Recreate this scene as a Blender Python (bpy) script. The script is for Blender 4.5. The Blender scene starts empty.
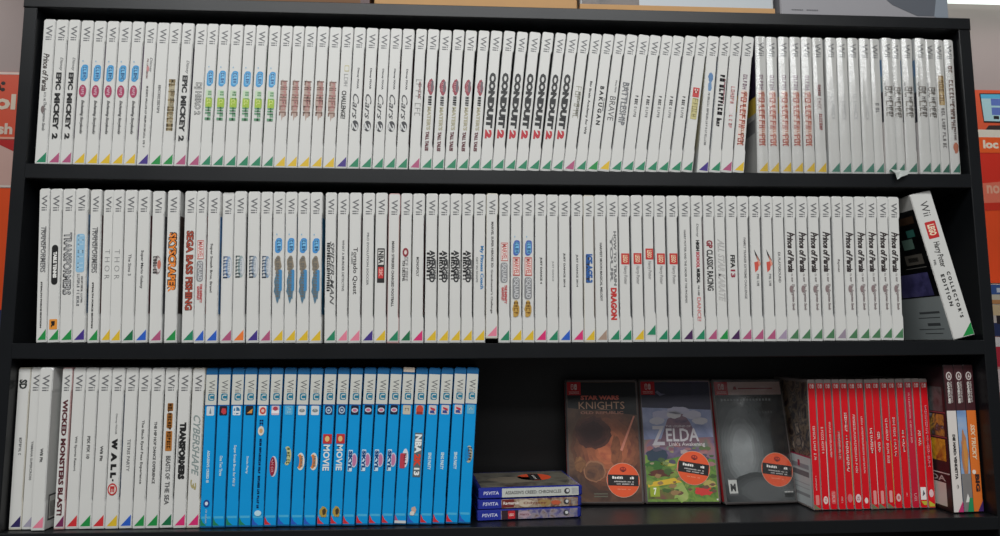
import bpy, math, random
from mathutils import Vector, Matrix
random.seed(7)
COL = bpy.context.scene.collection
R_ = math.radians
Z0 = 1.353                      # height of the middle shelf board above the floor
MM = .001

# ------------------------------------------------------------------ materials
def lin(c):
    return tuple((v/255/12.92 if v/255 <= .04045 else ((v/255+.055)/1.055)**2.4) for v in c)
_mats = {}
def mat(c, rough=.45, var=.05, scale=60., coat=0., bump=0., spec=.5, name=None, metal=0.):
    """procedural surface: base colour broken up by a little noise, noise also in the roughness"""
    key = (c, rough, var, scale, coat, bump, spec, metal)
    if key in _mats: return _mats[key]
    m = bpy.data.materials.new(name or 'surface_%d_%d_%d' % c)
    m.use_nodes = True
    nt = m.node_tree; b = nt.nodes['Principled BSDF']
    tc = nt.nodes.new('ShaderNodeTexCoord'); nz = nt.nodes.new('ShaderNodeTexNoise')
    nz.inputs['Scale'].default_value = scale; nz.inputs['Detail'].default_value = 3
    nt.links.new(tc.outputs['Object'], nz.inputs['Vector'])
    mx = nt.nodes.new('ShaderNodeMix'); mx.data_type = 'RGBA'
    l = lin(c)
    mx.inputs['A'].default_value = (*[v*(1-var) for v in l], 1)
    mx.inputs['B'].default_value = (*[min(1, v*(1+var)) for v in l], 1)
    nt.links.new(nz.outputs['Fac'], mx.inputs['Factor'])
    nt.links.new(mx.outputs['Result'], b.inputs['Base Color'])
    mr = nt.nodes.new('ShaderNodeMapRange')
    mr.inputs['To Min'].default_value = max(.02, rough-.06); mr.inputs['To Max'].default_value = min(1, rough+.06)
    nt.links.new(nz.outputs['Fac'], mr.inputs['Value']); nt.links.new(mr.outputs['Result'], b.inputs['Roughness'])
    b.inputs['Specular IOR Level'].default_value = spec
    b.inputs['Coat Weight'].default_value = coat; b.inputs['Coat Roughness'].default_value = .08
    b.inputs['Metallic'].default_value = metal
    if bump:
        bp = nt.nodes.new('ShaderNodeBump'); bp.inputs['Strength'].default_value = bump; bp.inputs['Distance'].default_value = .001
        nt.links.new(nz.outputs['Fac'], bp.inputs['Height']); nt.links.new(bp.outputs['Normal'], b.inputs['Normal'])
    _mats[key] = m
    return m
def art(stops, scale=25., seed=0., rough=.35, coat=.3):
    """printed picture: blotches of several inks"""
    key = ('art', tuple(stops), scale, seed)
    if key in _mats: return _mats[key]
    m = bpy.data.materials.new('printed_art'); m.use_nodes = True
    nt = m.node_tree; b = nt.nodes['Principled BSDF']
    tc = nt.nodes.new('ShaderNodeTexCoord'); mp = nt.nodes.new('ShaderNodeMapping')
    mp.inputs['Location'].default_value = (seed, seed*1.7, seed*.6)
    nz = nt.nodes.new('ShaderNodeTexNoise'); nz.inputs['Scale'].default_value = scale
    nz.inputs['Detail'].default_value = 5; nz.inputs['Distortion'].default_value = .6
    cr = nt.nodes.new('ShaderNodeValToRGB')
    nt.links.new(tc.outputs['Object'], mp.inputs['Vector']); nt.links.new(mp.outputs['Vector'], nz.inputs['Vector'])
    nt.links.new(nz.outputs['Fac'], cr.inputs['Fac'])
    e = cr.color_ramp.elements
    n = len(stops)
    for i, c in enumerate(stops):
        p = .3+.4*i/max(1, n-1)
        if i < 2: el = e[i]; el.position = p
        else: el = e.new(p)
        el.color = (*lin(c), 1)
    nt.links.new(cr.outputs['Color'], b.inputs['Base Color'])
    b.inputs['Roughness'].default_value = rough; b.inputs['Coat Weight'].default_value = coat
    b.inputs['Coat Roughness'].default_value = .1
    _mats[key] = m
    return m
def film(fac=.10, bump=.6, scale=90.):
    key = ('film', fac, bump, scale)
    if key in _mats: return _mats[key]
    m = bpy.data.materials.new('clear_wrap'); m.use_nodes = True
    nt = m.node_tree; nt.nodes.clear()
    o = nt.nodes.new('ShaderNodeOutputMaterial'); tr = nt.nodes.new('ShaderNodeBsdfTransparent')
    gl = nt.nodes.new('ShaderNodeBsdfGlossy'); gl.inputs['Roughness'].default_value = .18
    mx = nt.nodes.new('ShaderNodeMixShader'); fr = nt.nodes.new('ShaderNodeLayerWeight'); fr.inputs['Blend'].default_value = .3
    ma = nt.nodes.new('ShaderNodeMath'); ma.operation = 'MULTIPLY_ADD'; ma.inputs[1].default_value = .35; ma.inputs[2].default_value = fac
    nt.links.new(fr.outputs['Facing'], ma.inputs[0]); nt.links.new(ma.outputs[0], mx.inputs['Fac'])
    tc = nt.nodes.new('ShaderNodeTexCoord'); nz = nt.nodes.new('ShaderNodeTexNoise'); nz.inputs['Scale'].default_value = scale
    nt.links.new(tc.outputs['Object'], nz.inputs['Vector'])
    bp = nt.nodes.new('ShaderNodeBump'); bp.inputs['Strength'].default_value = bump; bp.inputs['Distance'].default_value = .003
    nt.links.new(nz.outputs['Fac'], bp.inputs['Height']); nt.links.new(bp.outputs['Normal'], gl.inputs['Normal'])
    nt.links.new(tr.outputs[0], mx.inputs[1]); nt.links.new(gl.outputs[0], mx.inputs[2]); nt.links.new(mx.outputs[0], o.inputs['Surface'])
    _mats[key] = m
    return m
def glow(c, s):
    m = bpy.data.materials.new('lamp_diffuser'); m.use_nodes = True
    nt = m.node_tree; b = nt.nodes['Principled BSDF']
    nz = nt.nodes.new('ShaderNodeTexNoise'); nz.inputs['Scale'].default_value = 3
    mr = nt.nodes.new('ShaderNodeMapRange'); mr.inputs['To Min'].default_value = s*.95; mr.inputs['To Max'].default_value = s*1.05
    nt.links.new(nz.outputs['Fac'], mr.inputs['Value']); nt.links.new(mr.outputs['Result'], b.inputs['Emission Strength'])
    b.inputs['Emission Color'].default_value = (*lin(c), 1)
    return m

PAPER = (214, 213, 209); SHELLW = (212, 212, 209)
K = (28, 27, 28); DG = (70, 69, 70); G = (112, 112, 113); LG = (150, 150, 150); WH = (236, 235, 230)
LOGO = (110, 110, 112)
def ink(c): return mat(c, .42, .06, 200.)

# ------------------------------------------------------------------ mesh builder
_txt = {}
def text2d(s, bold=0., shear=0.):
    key = (s, bold, shear)
    if key in _txt: return _txt[key]
    cu = bpy.data.curves.new('lettering', 'FONT'); cu.body = s; cu.offset = bold; cu.shear = shear
    cu.resolution_u = 2; cu.fill_mode = 'FRONT' if hasattr(cu, 'fill_mode') else cu.fill_mode
    cu.dimensions = '2D'
    o = bpy.data.objects.new('lettering', cu)
    me = bpy.data.meshes.new_from_object(o)
    v = [(a.co.x, a.co.y) for a in me.vertices]; f = [tuple(p.vertices) for p in me.polygons]
    bpy.data.objects.remove(o); bpy.data.meshes.remove(me); bpy.data.curves.remove(cu)
    xs = [a[0] for a in v] or [0, 1]; ys = [a[1] for a in v] or [0, 1]
    x0, x1, y0, y1 = min(xs), max(xs), min(ys), max(ys)
    v = [((a-x0)/max(1e-6, x1-x0), (b-y0)/max(1e-6, y1-y0)) for a, b in v]
    _txt[key] = (v, f)
    return _txt[key]

class MB:
    def __init__(s): s.v = []; s.f = []; s.m = []; s.mats = []
    def mi(s, m):
        if m not in s.mats: s.mats.append(m)
        return s.mats.index(m)
    def face(s, pts, m):
        n = len(s.v); s.v += [tuple(p) for p in pts]; s.f.append(tuple(range(n, n+len(pts)))); s.m.append(s.mi(m))
    def raw(s, vs, fs, m):
        n = len(s.v); s.v += [tuple(p) for p in vs]; k = s.mi(m)
        for f in fs: s.f.append(tuple(i+n for i in f)); s.m.append(k)
    def box(s, x0, x1, y0, y1, z0, z1, m, bev=0.):
        if bev <= 0:
            vs = [(x, y, z) for x in (x0, x1) for y in (y0, y1) for z in (z0, z1)]
            s.raw(vs, [(0, 1, 3, 2), (4, 6, 7, 5), (0, 4, 5, 1), (2, 3, 7, 6), (0, 2, 6, 4), (1, 5, 7, 3)], m)
        else:
            b = bev
            prof = [(x0+b, z0), (x1-b, z0), (x1, z0+b), (x1, z1-b), (x1-b, z1), (x0+b, z1), (x0, z1-b), (x0, z0+b)]
            s.extr(prof, y0, y1, m, b)
    def extr(s, prof, y0, y1, m, b=.0006):
        """x-z outline (counter-clockwise seen from the front) pushed back along y, with chamfered front and back rims"""
        n = len(prof)
        cx = sum(p[0] for p in prof)/n; cz = (min(p[1] for p in prof)+max(p[1] for p in prof))/2
        def ins(p, d):
            return (p[0]-d*(1 if p[0] > cx else -1), p[1]-d*(1 if p[1] > cz else -1))
        loops = [([ins(p, b) for p in prof], y0), (prof, y0+b), (prof, y1-b), ([ins(p, b) for p in prof], y1)] if b else [(prof, y0), (prof, y1)]
        vs = [(x, y, z) for pr, y in loops for x, z in pr]
        fs = [tuple(range(n))]
        for k in range(len(loops)-1):
            for i in range(n):
                j = (i+1) % n
                fs.append((k*n+j, k*n+i, (k+1)*n+i, (k+1)*n+j))
        q = (len(loops)-1)*n
        fs.append(tuple(range(q+n-1, q-1, -1)))
        s.raw(vs, fs, m)
    # planar decoration: P = origin, U / V = unit vectors, N = outward normal
    def decal(s, fr, pts, m, lay=1):
        P, U, V, N = fr; d = lay*.00006
        s.face([P+U*a+V*b+N*d for a, b in pts], m)
    def text(s, fr, txt, u0, v0, du, dv, m, lay=2, bold=0., shear=0.):
        """text in a box: starts at (u0, v0), runs along vector du, grows along dv (2-d vectors)"""
        P, U, V, N = fr; d = lay*.00006
        vs, fs = text2d(txt, bold, shear)
        s.raw([P+U*(u0+a*du[0]+b*dv[0])+V*(v0+a*du[1]+b*dv[1])+N*d for a, b in vs], fs, m)
    def build(s, name, parent=None, loc=None):
        me = bpy.data.meshes.new(name); me.from_pydata(s.v, [], s.f)
        for m in s.mats: me.materials.append(m)
        me.polygons.foreach_set('material_index', s.m); me.update()
        o = bpy.data.objects.new(name, me); COL.objects.link(o)
        if parent: o.parent = parent
        if loc: o.location = loc
        return o
X_, Y_, Z_ = Vector((1, 0, 0)), Vector((0, 1, 0)), Vector((0, 0, 1))

def ell(cx, cy, rx, ry, n=20, a0=0):
    return [(cx+rx*math.cos(a0+2*math.pi*i/n), cy+ry*math.sin(a0+2*math.pi*i/n)) for i in range(n)]
def blobp(cx, cy, rx, ry, seed, n=22, j=.18):
    r = random.Random(seed)
    return [(cx+rx*(1+r.uniform(-j, j))*math.cos(2*math.pi*i/n), cy+ry*(1+r.uniform(-j, j))*math.sin(2*math.pi*i/n)) for i in range(n)]
def rrect(x0, x1, y0, y1, r):
    r = min(r, abs(x1-x0)/2, abs(y1-y0)/2); p = []
    for cx, cy, a in ((x1-r, y1-r, 0), (x0+r, y1-r, 90), (x0+r, y0+r, 180), (x1-r, y0+r, 270)):
        for k in range(4): p.append((cx+r*math.cos(R_(a+30*k)), cy+r*math.sin(R_(a+30*k))))
    return p

# ------------------------------------------------------------------ object bookkeeping
def empty(name, loc, rot=(0, 0, 0), scale=(1, 1, 1)):
    o = bpy.data.objects.new(name, None); COL.objects.link(o)
    o.empty_display_size = .02; o.location = loc; o.rotation_euler = rot; o.scale = scale
    return o
def tag(o, label, cat, group=None):
    o['label'] = label; o['category'] = cat
    if group: o['group'] = group
    return o
def structure(o): o['kind'] = 'structure'; return o

# ------------------------------------------------------------------ printed spine elements
# t runs down the spine from its top (0) to its foot (1); xc and h are fractions of the spine's width
def T(s, t0, t1, xc=.5, h=.42, c=DG, b=0., sh=0.): return ('T', s, t0, t1, xc, h, c, b, sh)
def S(t0, t1, xc=.5, h=.25, c=G, seed=1, b=.16): return ('S', t0, t1, xc, h, c, seed, b)
def RR(t0, t1, xc=.5, h=.6, c=K, r=.3): return ('R', t0, t1, xc, h, c, r)
def E(t0, t1, xc=.5, h=.6, c=K): return ('E', t0, t1, xc, h, c)
def BL(t0, t1, xc=.5, h=.6, c=K, seed=3): return ('B', t0, t1, xc, h, c, seed)
def PG(pts, c): return ('P', pts, c)

def draw(mb, fr, w, H, els, lay0=3):
    """print the elements on a spine: frame at its foot centre, U across, V up"""
    lay = lay0
    for e in els:
        k = e[0]
        if k == 'T' and e[5] < .36: e = e[:6]+(tuple(int(v*.8) for v in e[6]) if max(e[6]) < 172 else e[6], e[7]+.022, e[8])
        if k == 'S' and e[4] < .3: e = e[:5]+(tuple(int(v*.85) for v in e[5]) if max(e[5]) < 172 else e[5], e[6], e[7]+.04)
        if k == 'P':
            mb.decal(fr, [((x-.5)*w, H*(1-t)) for x, t in e[1]], ink(e[2]), lay); lay += 1; continue
        if k == 'T':
            _, s, t0, t1, xc, h, c, b, sh = e
            mb.text(fr, s, (xc-.5-h/2)*w, H*(1-t0), (0, -H*(t1-t0)), (h*w, 0), ink(c), lay, b, sh)
        elif k == 'S':
            _, t0, t1, xc, h, c, seed, b = e
            r = random.Random(seed); z = H*(1-t0); ze = H*(1-t1); hh = h*w; x0 = (xc-.5)*w-hh/2; st = b*hh
            while z-ze > hh*.3:
                if r.random() < .13: z -= hh*.45; continue
                gw = min(hh*r.choice((.5, .6, .7)), z-ze)
                q = r.randrange(5)
                bars = [(x0, x0+hh, z, z-st)]
                if q in (0, 3): bars.append((x0, x0+hh, z-gw+st, z-gw))
                if q in (0, 1, 2): bars.append((x0+hh-st, x0+hh, z, z-gw))
                if q in (1, 3): bars.append((x0+hh*.45, x0+hh*.45+st, z, z-gw))
                if q in (2, 4, 0): bars.append((x0, x0+st, z, z-gw))
                for a, bb, c0, c1 in bars: mb.decal(fr, [(a, c1), (bb, c1), (bb, c0), (a, c0)], ink(c), lay)
                z -= gw+hh*.22
        else:
            t0, t1, xc, h, c = e[1:6]
            zc = H*(1-(t0+t1)/2); rz = H*(t1-t0)/2; xx = (xc-.5)*w; rx = h*w/2
            if k == 'R': pts = rrect(xx-rx, xx+rx, zc-rz, zc+rz, e[6]*w)
            elif k == 'E': pts = ell(xx, zc, rx, rz)
            else: pts = blobp(xx, zc, rx, rz, e[6])
            mb.decal(fr, pts, ink(c), lay)
        lay += 1

# ------------------------------------------------------------------ one keep case, spine out: 15 x 135 x 190 mm
CW, CD, CH = 15*MM, 135*MM, 190*MM
_shells = {}
def notch_profile(n, ins=0.):
    h = CW/2-.0001-ins; b = ins*1.0
    return [(-h+.0006, b), (h-.0006, b), (h, b+.0008), (h, .030), (h-n, .034), (h-n, .160), (h, .164), (h, CH-.002-b), (h-.0018, CH-b), (-h+.0018, CH-b), (-h, CH-.002-b), (-h, b+.0008)]
def shell_mesh(kind, n):
    key = (kind, n)
    if key in _shells: return _shells[key]
    mb = MB()
    m = {'white': mat(SHELLW, .33, .03, 40.), 'blue': mat((22, 96, 150), .3, .08, 40.), 'pink': mat((196, 160, 158), .35, .05, 40.),
         'tan': mat((205, 200, 186), .35, .04, 40.)}[kind]
    mb.extr(notch_profile(n), .0002, CD, m, .0008)
    # the hinge creases that run down the two long edges of the spine
    for x in (-.0066, .0062-n):
        mb.box(x, x+.0003, .00005, .0004, .034, .160, m)
    o = mb.build('case_shell'); me = o.data; bpy.data.objects.remove(o)
    _shells[key] = me
    return me
WII = T('Wii', .045, .147, .5, .52, LOGO, .012)
_sleeves = {}
def cov_mat(c): return mat((206, 206, 202), .35, .03, 30.) if min(c) > 195 else art([tuple(int(v*.45) for v in c), c, tuple(min(255, int(v*1.15+14)) for v in c)], 40., sum(c)*.01)
def sleeve_mesh(key, kind, n, tri, els, cov, side, shift):
    if (key, n) in _sleeves: return _sleeves[(key, n)]
    mb = MB(); paper = mat(PAPER if kind == 'white' else (222, 218, 208), .36, .025, 30.)
    fr = (Vector((0, 0, 0)), X_, Z_, -Y_)
    h = CW/2
    if kind == 'blue': paper = mat((2, 152, 220), .3, .05, 30., coat=.2)
    pr = [(x, z) for x, z in notch_profile(n, .0007)]
    if kind != 'white' or True:
        mb.decal(fr, [(x, min(max(z+shift, .0024+shift), CH-.0012)) for x, z in pr], paper, 1)
    # cover sheets on the two large sides, tucked under the clear outer film
    cm = cov_mat(cov); bk = mat((196, 198, 198), .35, .05, 30.)
    xr = h-n-.00004 if n > .0003 else h-.00006
    mb.face([(xr, .003, .036), (xr, CD-.004, .036), (xr, CD-.004, .158), (xr, .003, .158)], cm)
    xl = -h+.00006
    mb.face([(xl, .002, .004), (xl, .002, CH-.004), (xl, CD-.004, CH-.004), (xl, CD-.004, .004)], cm if side else bk)
    fl = (Vector((xl, .002, 0)), Y_, Z_, -X_)
    for i, (y0, y1, t0, t1, c) in enumerate(side or []):
        mb.decal(fl, [(y0, CH*(1-t1)), (y0, CH*(1-t0)), (y1, CH*(1-t0)), (y1, CH*(1-t1))], ink(c), .1+.12*i)
    if kind == 'white':
        if tri:
            z0, z1 = .0034+shift, .0164+shift
            mb.decal(fr, [(-.0052, z0), (.0062, z0), (.0062, z1)], ink(tri), 2)
        draw(mb, fr, CW, CH, els)
    else:
        dk = mat((24, 92, 142), .3, .06, 40.)
        mb.decal(fr, rrect(-.0068, .0068, CH*.957, CH-.0012, .0008), dk, 2)
        mb.decal(fr, rrect(-.0068, .0068, CH*.765, CH*.957, .0004), mat((206, 206, 198), .36, .03, 40.), 2)
        mb.decal(fr, rrect(-.0068, .0068, CH*.757, CH*.765, .0002), ink((12, 84, 150)), 2)
        mb.decal(fr, rrect(-.0056, .0056, CH*.058, CH*.072, .0004), ink((70, 176, 220)), 2)
        mb.decal(fr, [(-.0066, .0028), (.0010, .0028), (-.0036, .0066), (-.0066, .0125)], ink(tri), 2)
        draw(mb, fr, CW, CH, [T('Wii', .078, .158, .53, .5, G), RR(.163, .208, .53, .52, (30, 120, 150), .12), T('U', .170, .203, .53, .36, (206, 206, 198), .02)]+els)
    o = mb.build('spine_sleeve'); me = o.data; bpy.data.objects.remove(o)
    _sleeves[(key, n)] = me
    return me
def wrap_mesh(seed):
    key = ('wrap', seed)
    if key in _shells: return _shells[key]
    r = random.Random(seed); mb = MB(); vs = []; fs = []
    NX, NZ = 8, 26; ph = [r.uniform(0, 6.28) for _ in range(6)]
    for j in range(NZ+1):
        z = .001+(CH-.002)*j/NZ
        for i in range(NX+1):
            a = i/NX; x = (a-.5)*(CW-.0004)
            bulge = .0006+.0012*math.sin(math.pi*a)**.6
            wv = .0003*math.sin(z*40+ph[0]+a*3)+.00012*math.sin(z*120+ph[1])*math.sin(a*6+ph[2])+.0004*math.sin(a*9+ph[3]+z*14)
            vs.append((x, -bulge-wv*math.sin(math.pi*a), z))
    for j in range(NZ):
        for i in range(NX):
            q = j*(NX+1)+i; fs.append((q, q+1, q+NX+2, q+NX+1))
    mb.raw(vs, fs, film(.13, .10, 45.))
    o = mb.build('clear_wrap'); me = o.data; bpy.data.objects.remove(o)
    me.polygons.foreach_set('use_smooth', [True]*len(me.polygons))
    _shells[key] = me
    return me

# ------------------------------------------------------------------ designs on the spines
GREEN = (32, 130, 92); GRN2 = (28, 140, 66); PINK = (176, 84, 122); YEL = (222, 184, 44); PUR = (66, 46, 130); BLU = (40, 92, 190)
LPINK = (226, 128, 150); MAG = (214, 44, 112); ORA = (236, 122, 52); LAV = (164, 146, 168); RED = (208, 46, 52); DGRN = (20, 108, 66)
MAR = (118, 40, 84); BRN = (166, 140, 124); NAVY = (48, 40, 92); GLAV = (160, 154, 172); DPUR = (72, 36, 82)
def cap(x0=.31, x1=.425, c=(60, 150, 206), y=.5): # blue rounded logo with pale lettering
    return [RR(x0, x1-.012, y+.03, .50, c, .2), RR(x0+.012, x1, y-.06, .46, c, .2), RR(x0+.012, x1-.014, y+.02, .36, (118, 186, 224), .14), S(x0+.016, x1-.016, y+.02, .28, (44, 104, 170), 17, .2), E(x0-.03, x0-.018, y-.16, .1, (140, 180, 205))]
D = {}
def design(k, look, tri, els, cov=(90, 90, 96), logo=True, shell='white', side=None, shift=0., wrap=False):
    D[k] = dict(look=look, tri=tri, els=([WII] if logo else [])+els, cov=cov, shell=shell, side=side, shift=shift, wrap=wrap)

# top shelf
design('pop', 'white game case with grey handwritten-style title and green corner', GREEN, [T('Prince of Persia', .24, .50, .42, .50, (76, 68, 64), .03, .3), S(.51, .57, .5, .16, LG, 2), T('The Forgotten Sands', .575, .77, .52, .32, LG, 0, .35), E(.60, .65, .4, .3, (120, 108, 106))], (70, 80, 70))
design('mickey', 'white game case with stubby bold black title and pink corner', PINK, [T('Disney', .265, .36, .62, .3, LG, 0, .3), T('EPIC', .37, .49, .5, .44, K, .055), T('MICKEY', .512, .762, .48, .46, K, .055), T('2', .785, .825, .48, .44, K, .06)], (60, 50, 80))
design('story', 'white game case with blue logo above round pink logo', YEL, cap()+[E(.45, .535, .45, .58, (168, 56, 92)), S(.465, .52, .45, .22, (232, 190, 205), 8), T('Enchanting Storybooks', .555, .785, .5, .30, G, 0, .4)], (150, 120, 160))
design('universe', 'white game case with tiny dotted red logo and purple corner', PUR, [T('Disney', .25, .355, .66, .26, LG, 0, .3), S(.26, .40, .4, .14, (150, 96, 96), 3), E(.31, .35, .45, .22, (196, 130, 130)), S(.45, .87, .5, .15, G, 4)], (70, 70, 120))
design('frogs', 'white game case with one short tiny grey title low down', GRN2, [S(.44, .63, .48, .2, G, 6)], (100, 120, 90))
design('gold', 'white game case with brownish gold crowded title and green corner', GRN2, [RR(.40, .755, .5, .5, (176, 164, 134), .1), S(.40, .755, .5, .54, (140, 118, 76), 7, .24), S(.40, .755, .56, .30, (112, 98, 70), 9, .16)], (60, 50, 40))
design('hero', 'white game case with outlined hollow letters and pink corner', PINK, [T('DJ HERO 2', .415, .64, .5, .68, (104, 104, 102), .07), T('DJ HERO 2', .42, .635, .5, .6, (206, 206, 202), -.01)], (80, 60, 80))
design('jungle', 'white game case with blue logo above lime green logo', GREEN, cap(.33, .44)+[RR(.465, .52, .45, .5, (196, 214, 186), .1), RR(.52, .59, .5, .58, (156, 186, 52), .1), S(.475, .535, .55, .3, (92, 150, 100), 4, .2), S(.585, .675, .48, .5, (104, 160, 122), 11, .24), S(.53, .58, .5, .3, (214, 226, 130), 5, .2)], (60, 110, 70))
design('brown', 'white game case with tall muddled brown title and yellow corner', YEL, [BL(.385, .655, .5, .62, (176, 152, 140), 4), S(.39, .655, .5, .58, (126, 96, 84), 12, .2), S(.40, .60, .55, .3, (186, 120, 118), 13, .2)], (120, 90, 70))
design('challenge', 'white game case with narrow black capitals under a small picture', PUR, [RR(.275, .32, .58, .4, (196, 188, 150), .05), RR(.283, .312, .58, .3, (214, 214, 208), .05), S(.325, .43, .55, .34, LG, 14, .12), T('CHALLENGE!', .455, .65, .45, .4, K, .02)], (90, 100, 130))
design('cars', 'white game case with slanting black title over a heavy swirl numeral', GREEN, [T('Disney PIXAR', .29, .44, .52, .2, G, .02), T('Cars', .475, .65, .45, .52, (70, 70, 72), .01, .4), E(.66, .735, .47, .6, (56, 56, 60)), T('2', .668, .728, .47, .5, (206, 206, 204), .03, .3)], (120, 40, 40))
design('drift', 'white game case with pale outlined slanted title and pink corner', PINK, [S(.365, .63, .5, .52, (150, 148, 144), 15, .12), S(.38, .5, .6, .16, (190, 110, 112), 16, .3)], (90, 60, 60))
design('tales', 'white game case with red shield logo and maroon words below', GREEN, [BL(.36, .47, .5, .52, (150, 54, 70), 6), RR(.37, .45, .62, .22, (104, 88, 96), .1), S(.38, .45, .45, .2, (206, 140, 146), 17, .2), S(.48, .545, .5, .3, (46, 44, 46), 18, .28), T("MATER'S", .555, .72, .5, .34, (178, 172, 146), .02), T('TALL TALES', .73, .865, .45, .3, (126, 56, 66), .03)], (110, 50, 50))
design('conduit', 'white game case with heavy black capitals ending in a red numeral', GREEN, [T('CONDUIT', .305, .70, .46, .58, (20, 20, 21), .085), T('2', .712, .775, .46, .58, (186, 34, 48), .08)], (60, 70, 60))
design('script', 'white game case with faint olive script title and pink corner', PINK, [S(.39, .63, .5, .5, (160, 158, 140), 20, .12), S(.43, .6, .6, .2, (120, 118, 100), 21, .2)], (40, 40, 40))
design('brain', 'white game case with a long plain black sentence as title', GREEN, [T('Big Brain Academy for Wii', .35, .73, .48, .27, DG, .01)], (110, 130, 140))
design('bakugan', 'white game case with widely spaced bold black capitals', GRN2, [T('B A K U G A N', .385, .665, .5, .36, K, .05), S(.47, .56, .78, .1, G, 3)], (40, 60, 40))
design('brave', 'white game case with thin serif-like black title and yellow corner', YEL, [T('Disney PIXAR', .34, .43, .62, .18, G), T('BRAVE', .46, .635, .5, .52, DG, -.005)], (60, 80, 70))
design('battleship', 'white game case with tall striped grey capitals', GREEN, [T('BATTLESHIP', .355, .665, .48, .58, (112, 114, 118), .02), S(.36, .66, .62, .18, (168, 168, 170), 4, .2)], (60, 80, 110))
design('band', 'white game case with one short two-tone grey title', GREEN, [S(.45, .525, .5, .26, (72, 72, 76), 22, .2), S(.53, .61, .5, .22, (140, 140, 142), 23, .15)], (90, 90, 100))
design('brick', 'white game case with red square logo above a yellow block', GREEN, [RR(.385, .455, .48, .58, (196, 58, 58), .04), S(.395, .445, .48, .3, (240, 200, 190), 4, .25), RR(.462, .615, .5, .56, (196, 186, 128), .08), S(.465, .61, .5, .44, (150, 142, 96), 24, .15)], (190, 170, 60))
design('cloud', 'white game case with blue cloud logo over faint grey words', PUR, [BL(.27, .345, .52, .42, (84, 124, 170), 7), BL(.335, .41, .5, .34, (104, 140, 180), 8), S(.42, .80, .48, .18, LG, 25)], (100, 130, 170))
design('monster', 'white game case with jagged black title edged in pink', GREEN, [S(.29, .65, .5, .44, (40, 34, 38), 26, .34), S(.32, .5, .74, .12, (206, 90, 120), 27, .4), S(.6, .67, .4, .3, K, 28, .3)], (40, 30, 40))
design('pinkish', 'white game case with faded pink title around a pale oval', PINK, [S(.375, .5, .5, .34, (206, 132, 132), 29, .2), E(.50, .58, .5, .44, (222, 214, 212)), S(.585, .69, .5, .3, (210, 140, 142), 30, .2)], (200, 120, 130))
RS = [(0, .13, 0, .44, (46, 38, 60)), (0, .13, .44, .56, (206, 176, 70)), (0, .13, .56, 1, (176, 176, 172)), (.004, .1, .6, .7, (120, 120, 120))]
design('redtext', 'white game case with long stacked red lettering and yellow corner', YEL, [S(.26, .43, .46, .36, (140, 110, 126), 31, .2), RR(.40, .80, .47, .58, (224, 206, 196), .1), S(.40, .80, .47, .54, (178, 66, 60), 32, .16), S(.41, .79, .56, .26, (200, 120, 90), 33, .25)], (60, 40, 70), side=RS, wrap=True)
design('redoval', 'white wrapped game case with small red words around white oval', YEL, [S(.35, .43, .5, .28, (170, 70, 76), 34, .2), E(.43, .56, .47, .5, (224, 220, 216)), S(.45, .54, .47, .34, (156, 130, 128), 35, .16), S(.565, .68, .55, .28, (180, 76, 80), 36, .2)], (200, 180, 160), wrap=True)
for i, q in enumerate(('first', 'second', 'third', 'fourth')):
    pass
design('faint', 'white case in shiny wrap with barely legible grey title', (70, 130, 110), [S(.42, .6, .5, .3, (176, 176, 176), 37, .14)], (190, 190, 190), wrap=True)
design('smallgrey', 'narrow wrapped white case with small dark grey mark half way', (70, 130, 110), [S(.48, .56, .5, .34, (120, 120, 122), 38, .2)], (190, 190, 190), wrap=True)
BS = [(0, .13, 0, .16, (206, 208, 208)), (0, .13, .16, .28, (96, 136, 176)), (0, .13, .28, .40, (130, 150, 160)), (0, .13, .40, .62, (44, 44, 56)), (0, .13, .62, 1, (206, 200, 198))]
design('gear', 'wrapped white case with big stacked grey-brown letters', (60, 118, 96), [S(.36, .60, .5, .66, (136, 128, 118), 39, .12), S(.37, .59, .6, .36, (96, 90, 84), 40, .2), S(.33, .44, .14, .12, (90, 84, 80), 41, .3)], (60, 90, 130), side=BS, wrap=True)
design('ochre', 'wrapped white case with ochre block over dark slanted script', (40, 100, 80), [RR(.27, .49, .5, .6, (178, 150, 92), .1), S(.275, .48, .5, .5, (130, 98, 50), 42, .2), S(.50, .81, .55, .34, (104, 98, 96), 43, .2)], (120, 100, 60), wrap=True)
design('rust', 'wrapped white case with rust brown column of lettering at shelf end', (40, 110, 90), [S(.20, .67, .5, .44, (124, 92, 80), 44, .24), S(.40, .75, .62, .24, (110, 80, 76), 45, .2), BL(.76, .84, .6, .5, (186, 110, 80), 5)], (130, 90, 70), wrap=True)

ROW1 = '''pop mickey mickey story story story story story universe frogs gold mickey hero jungle jungle jungle jungle jungle jungle
brown brown brown brown brown challenge cars cars cars cars cars drift tales tales tales tales tales
conduit conduit conduit conduit conduit conduit conduit script brain bakugan brave battleship band band band band band brick
cloud monster pinkish redtext redtext redtext redtext redtext redtext redoval faint faint faint faint smallgrey
gear gear gear gear gear ochre rust'''.split()

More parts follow.
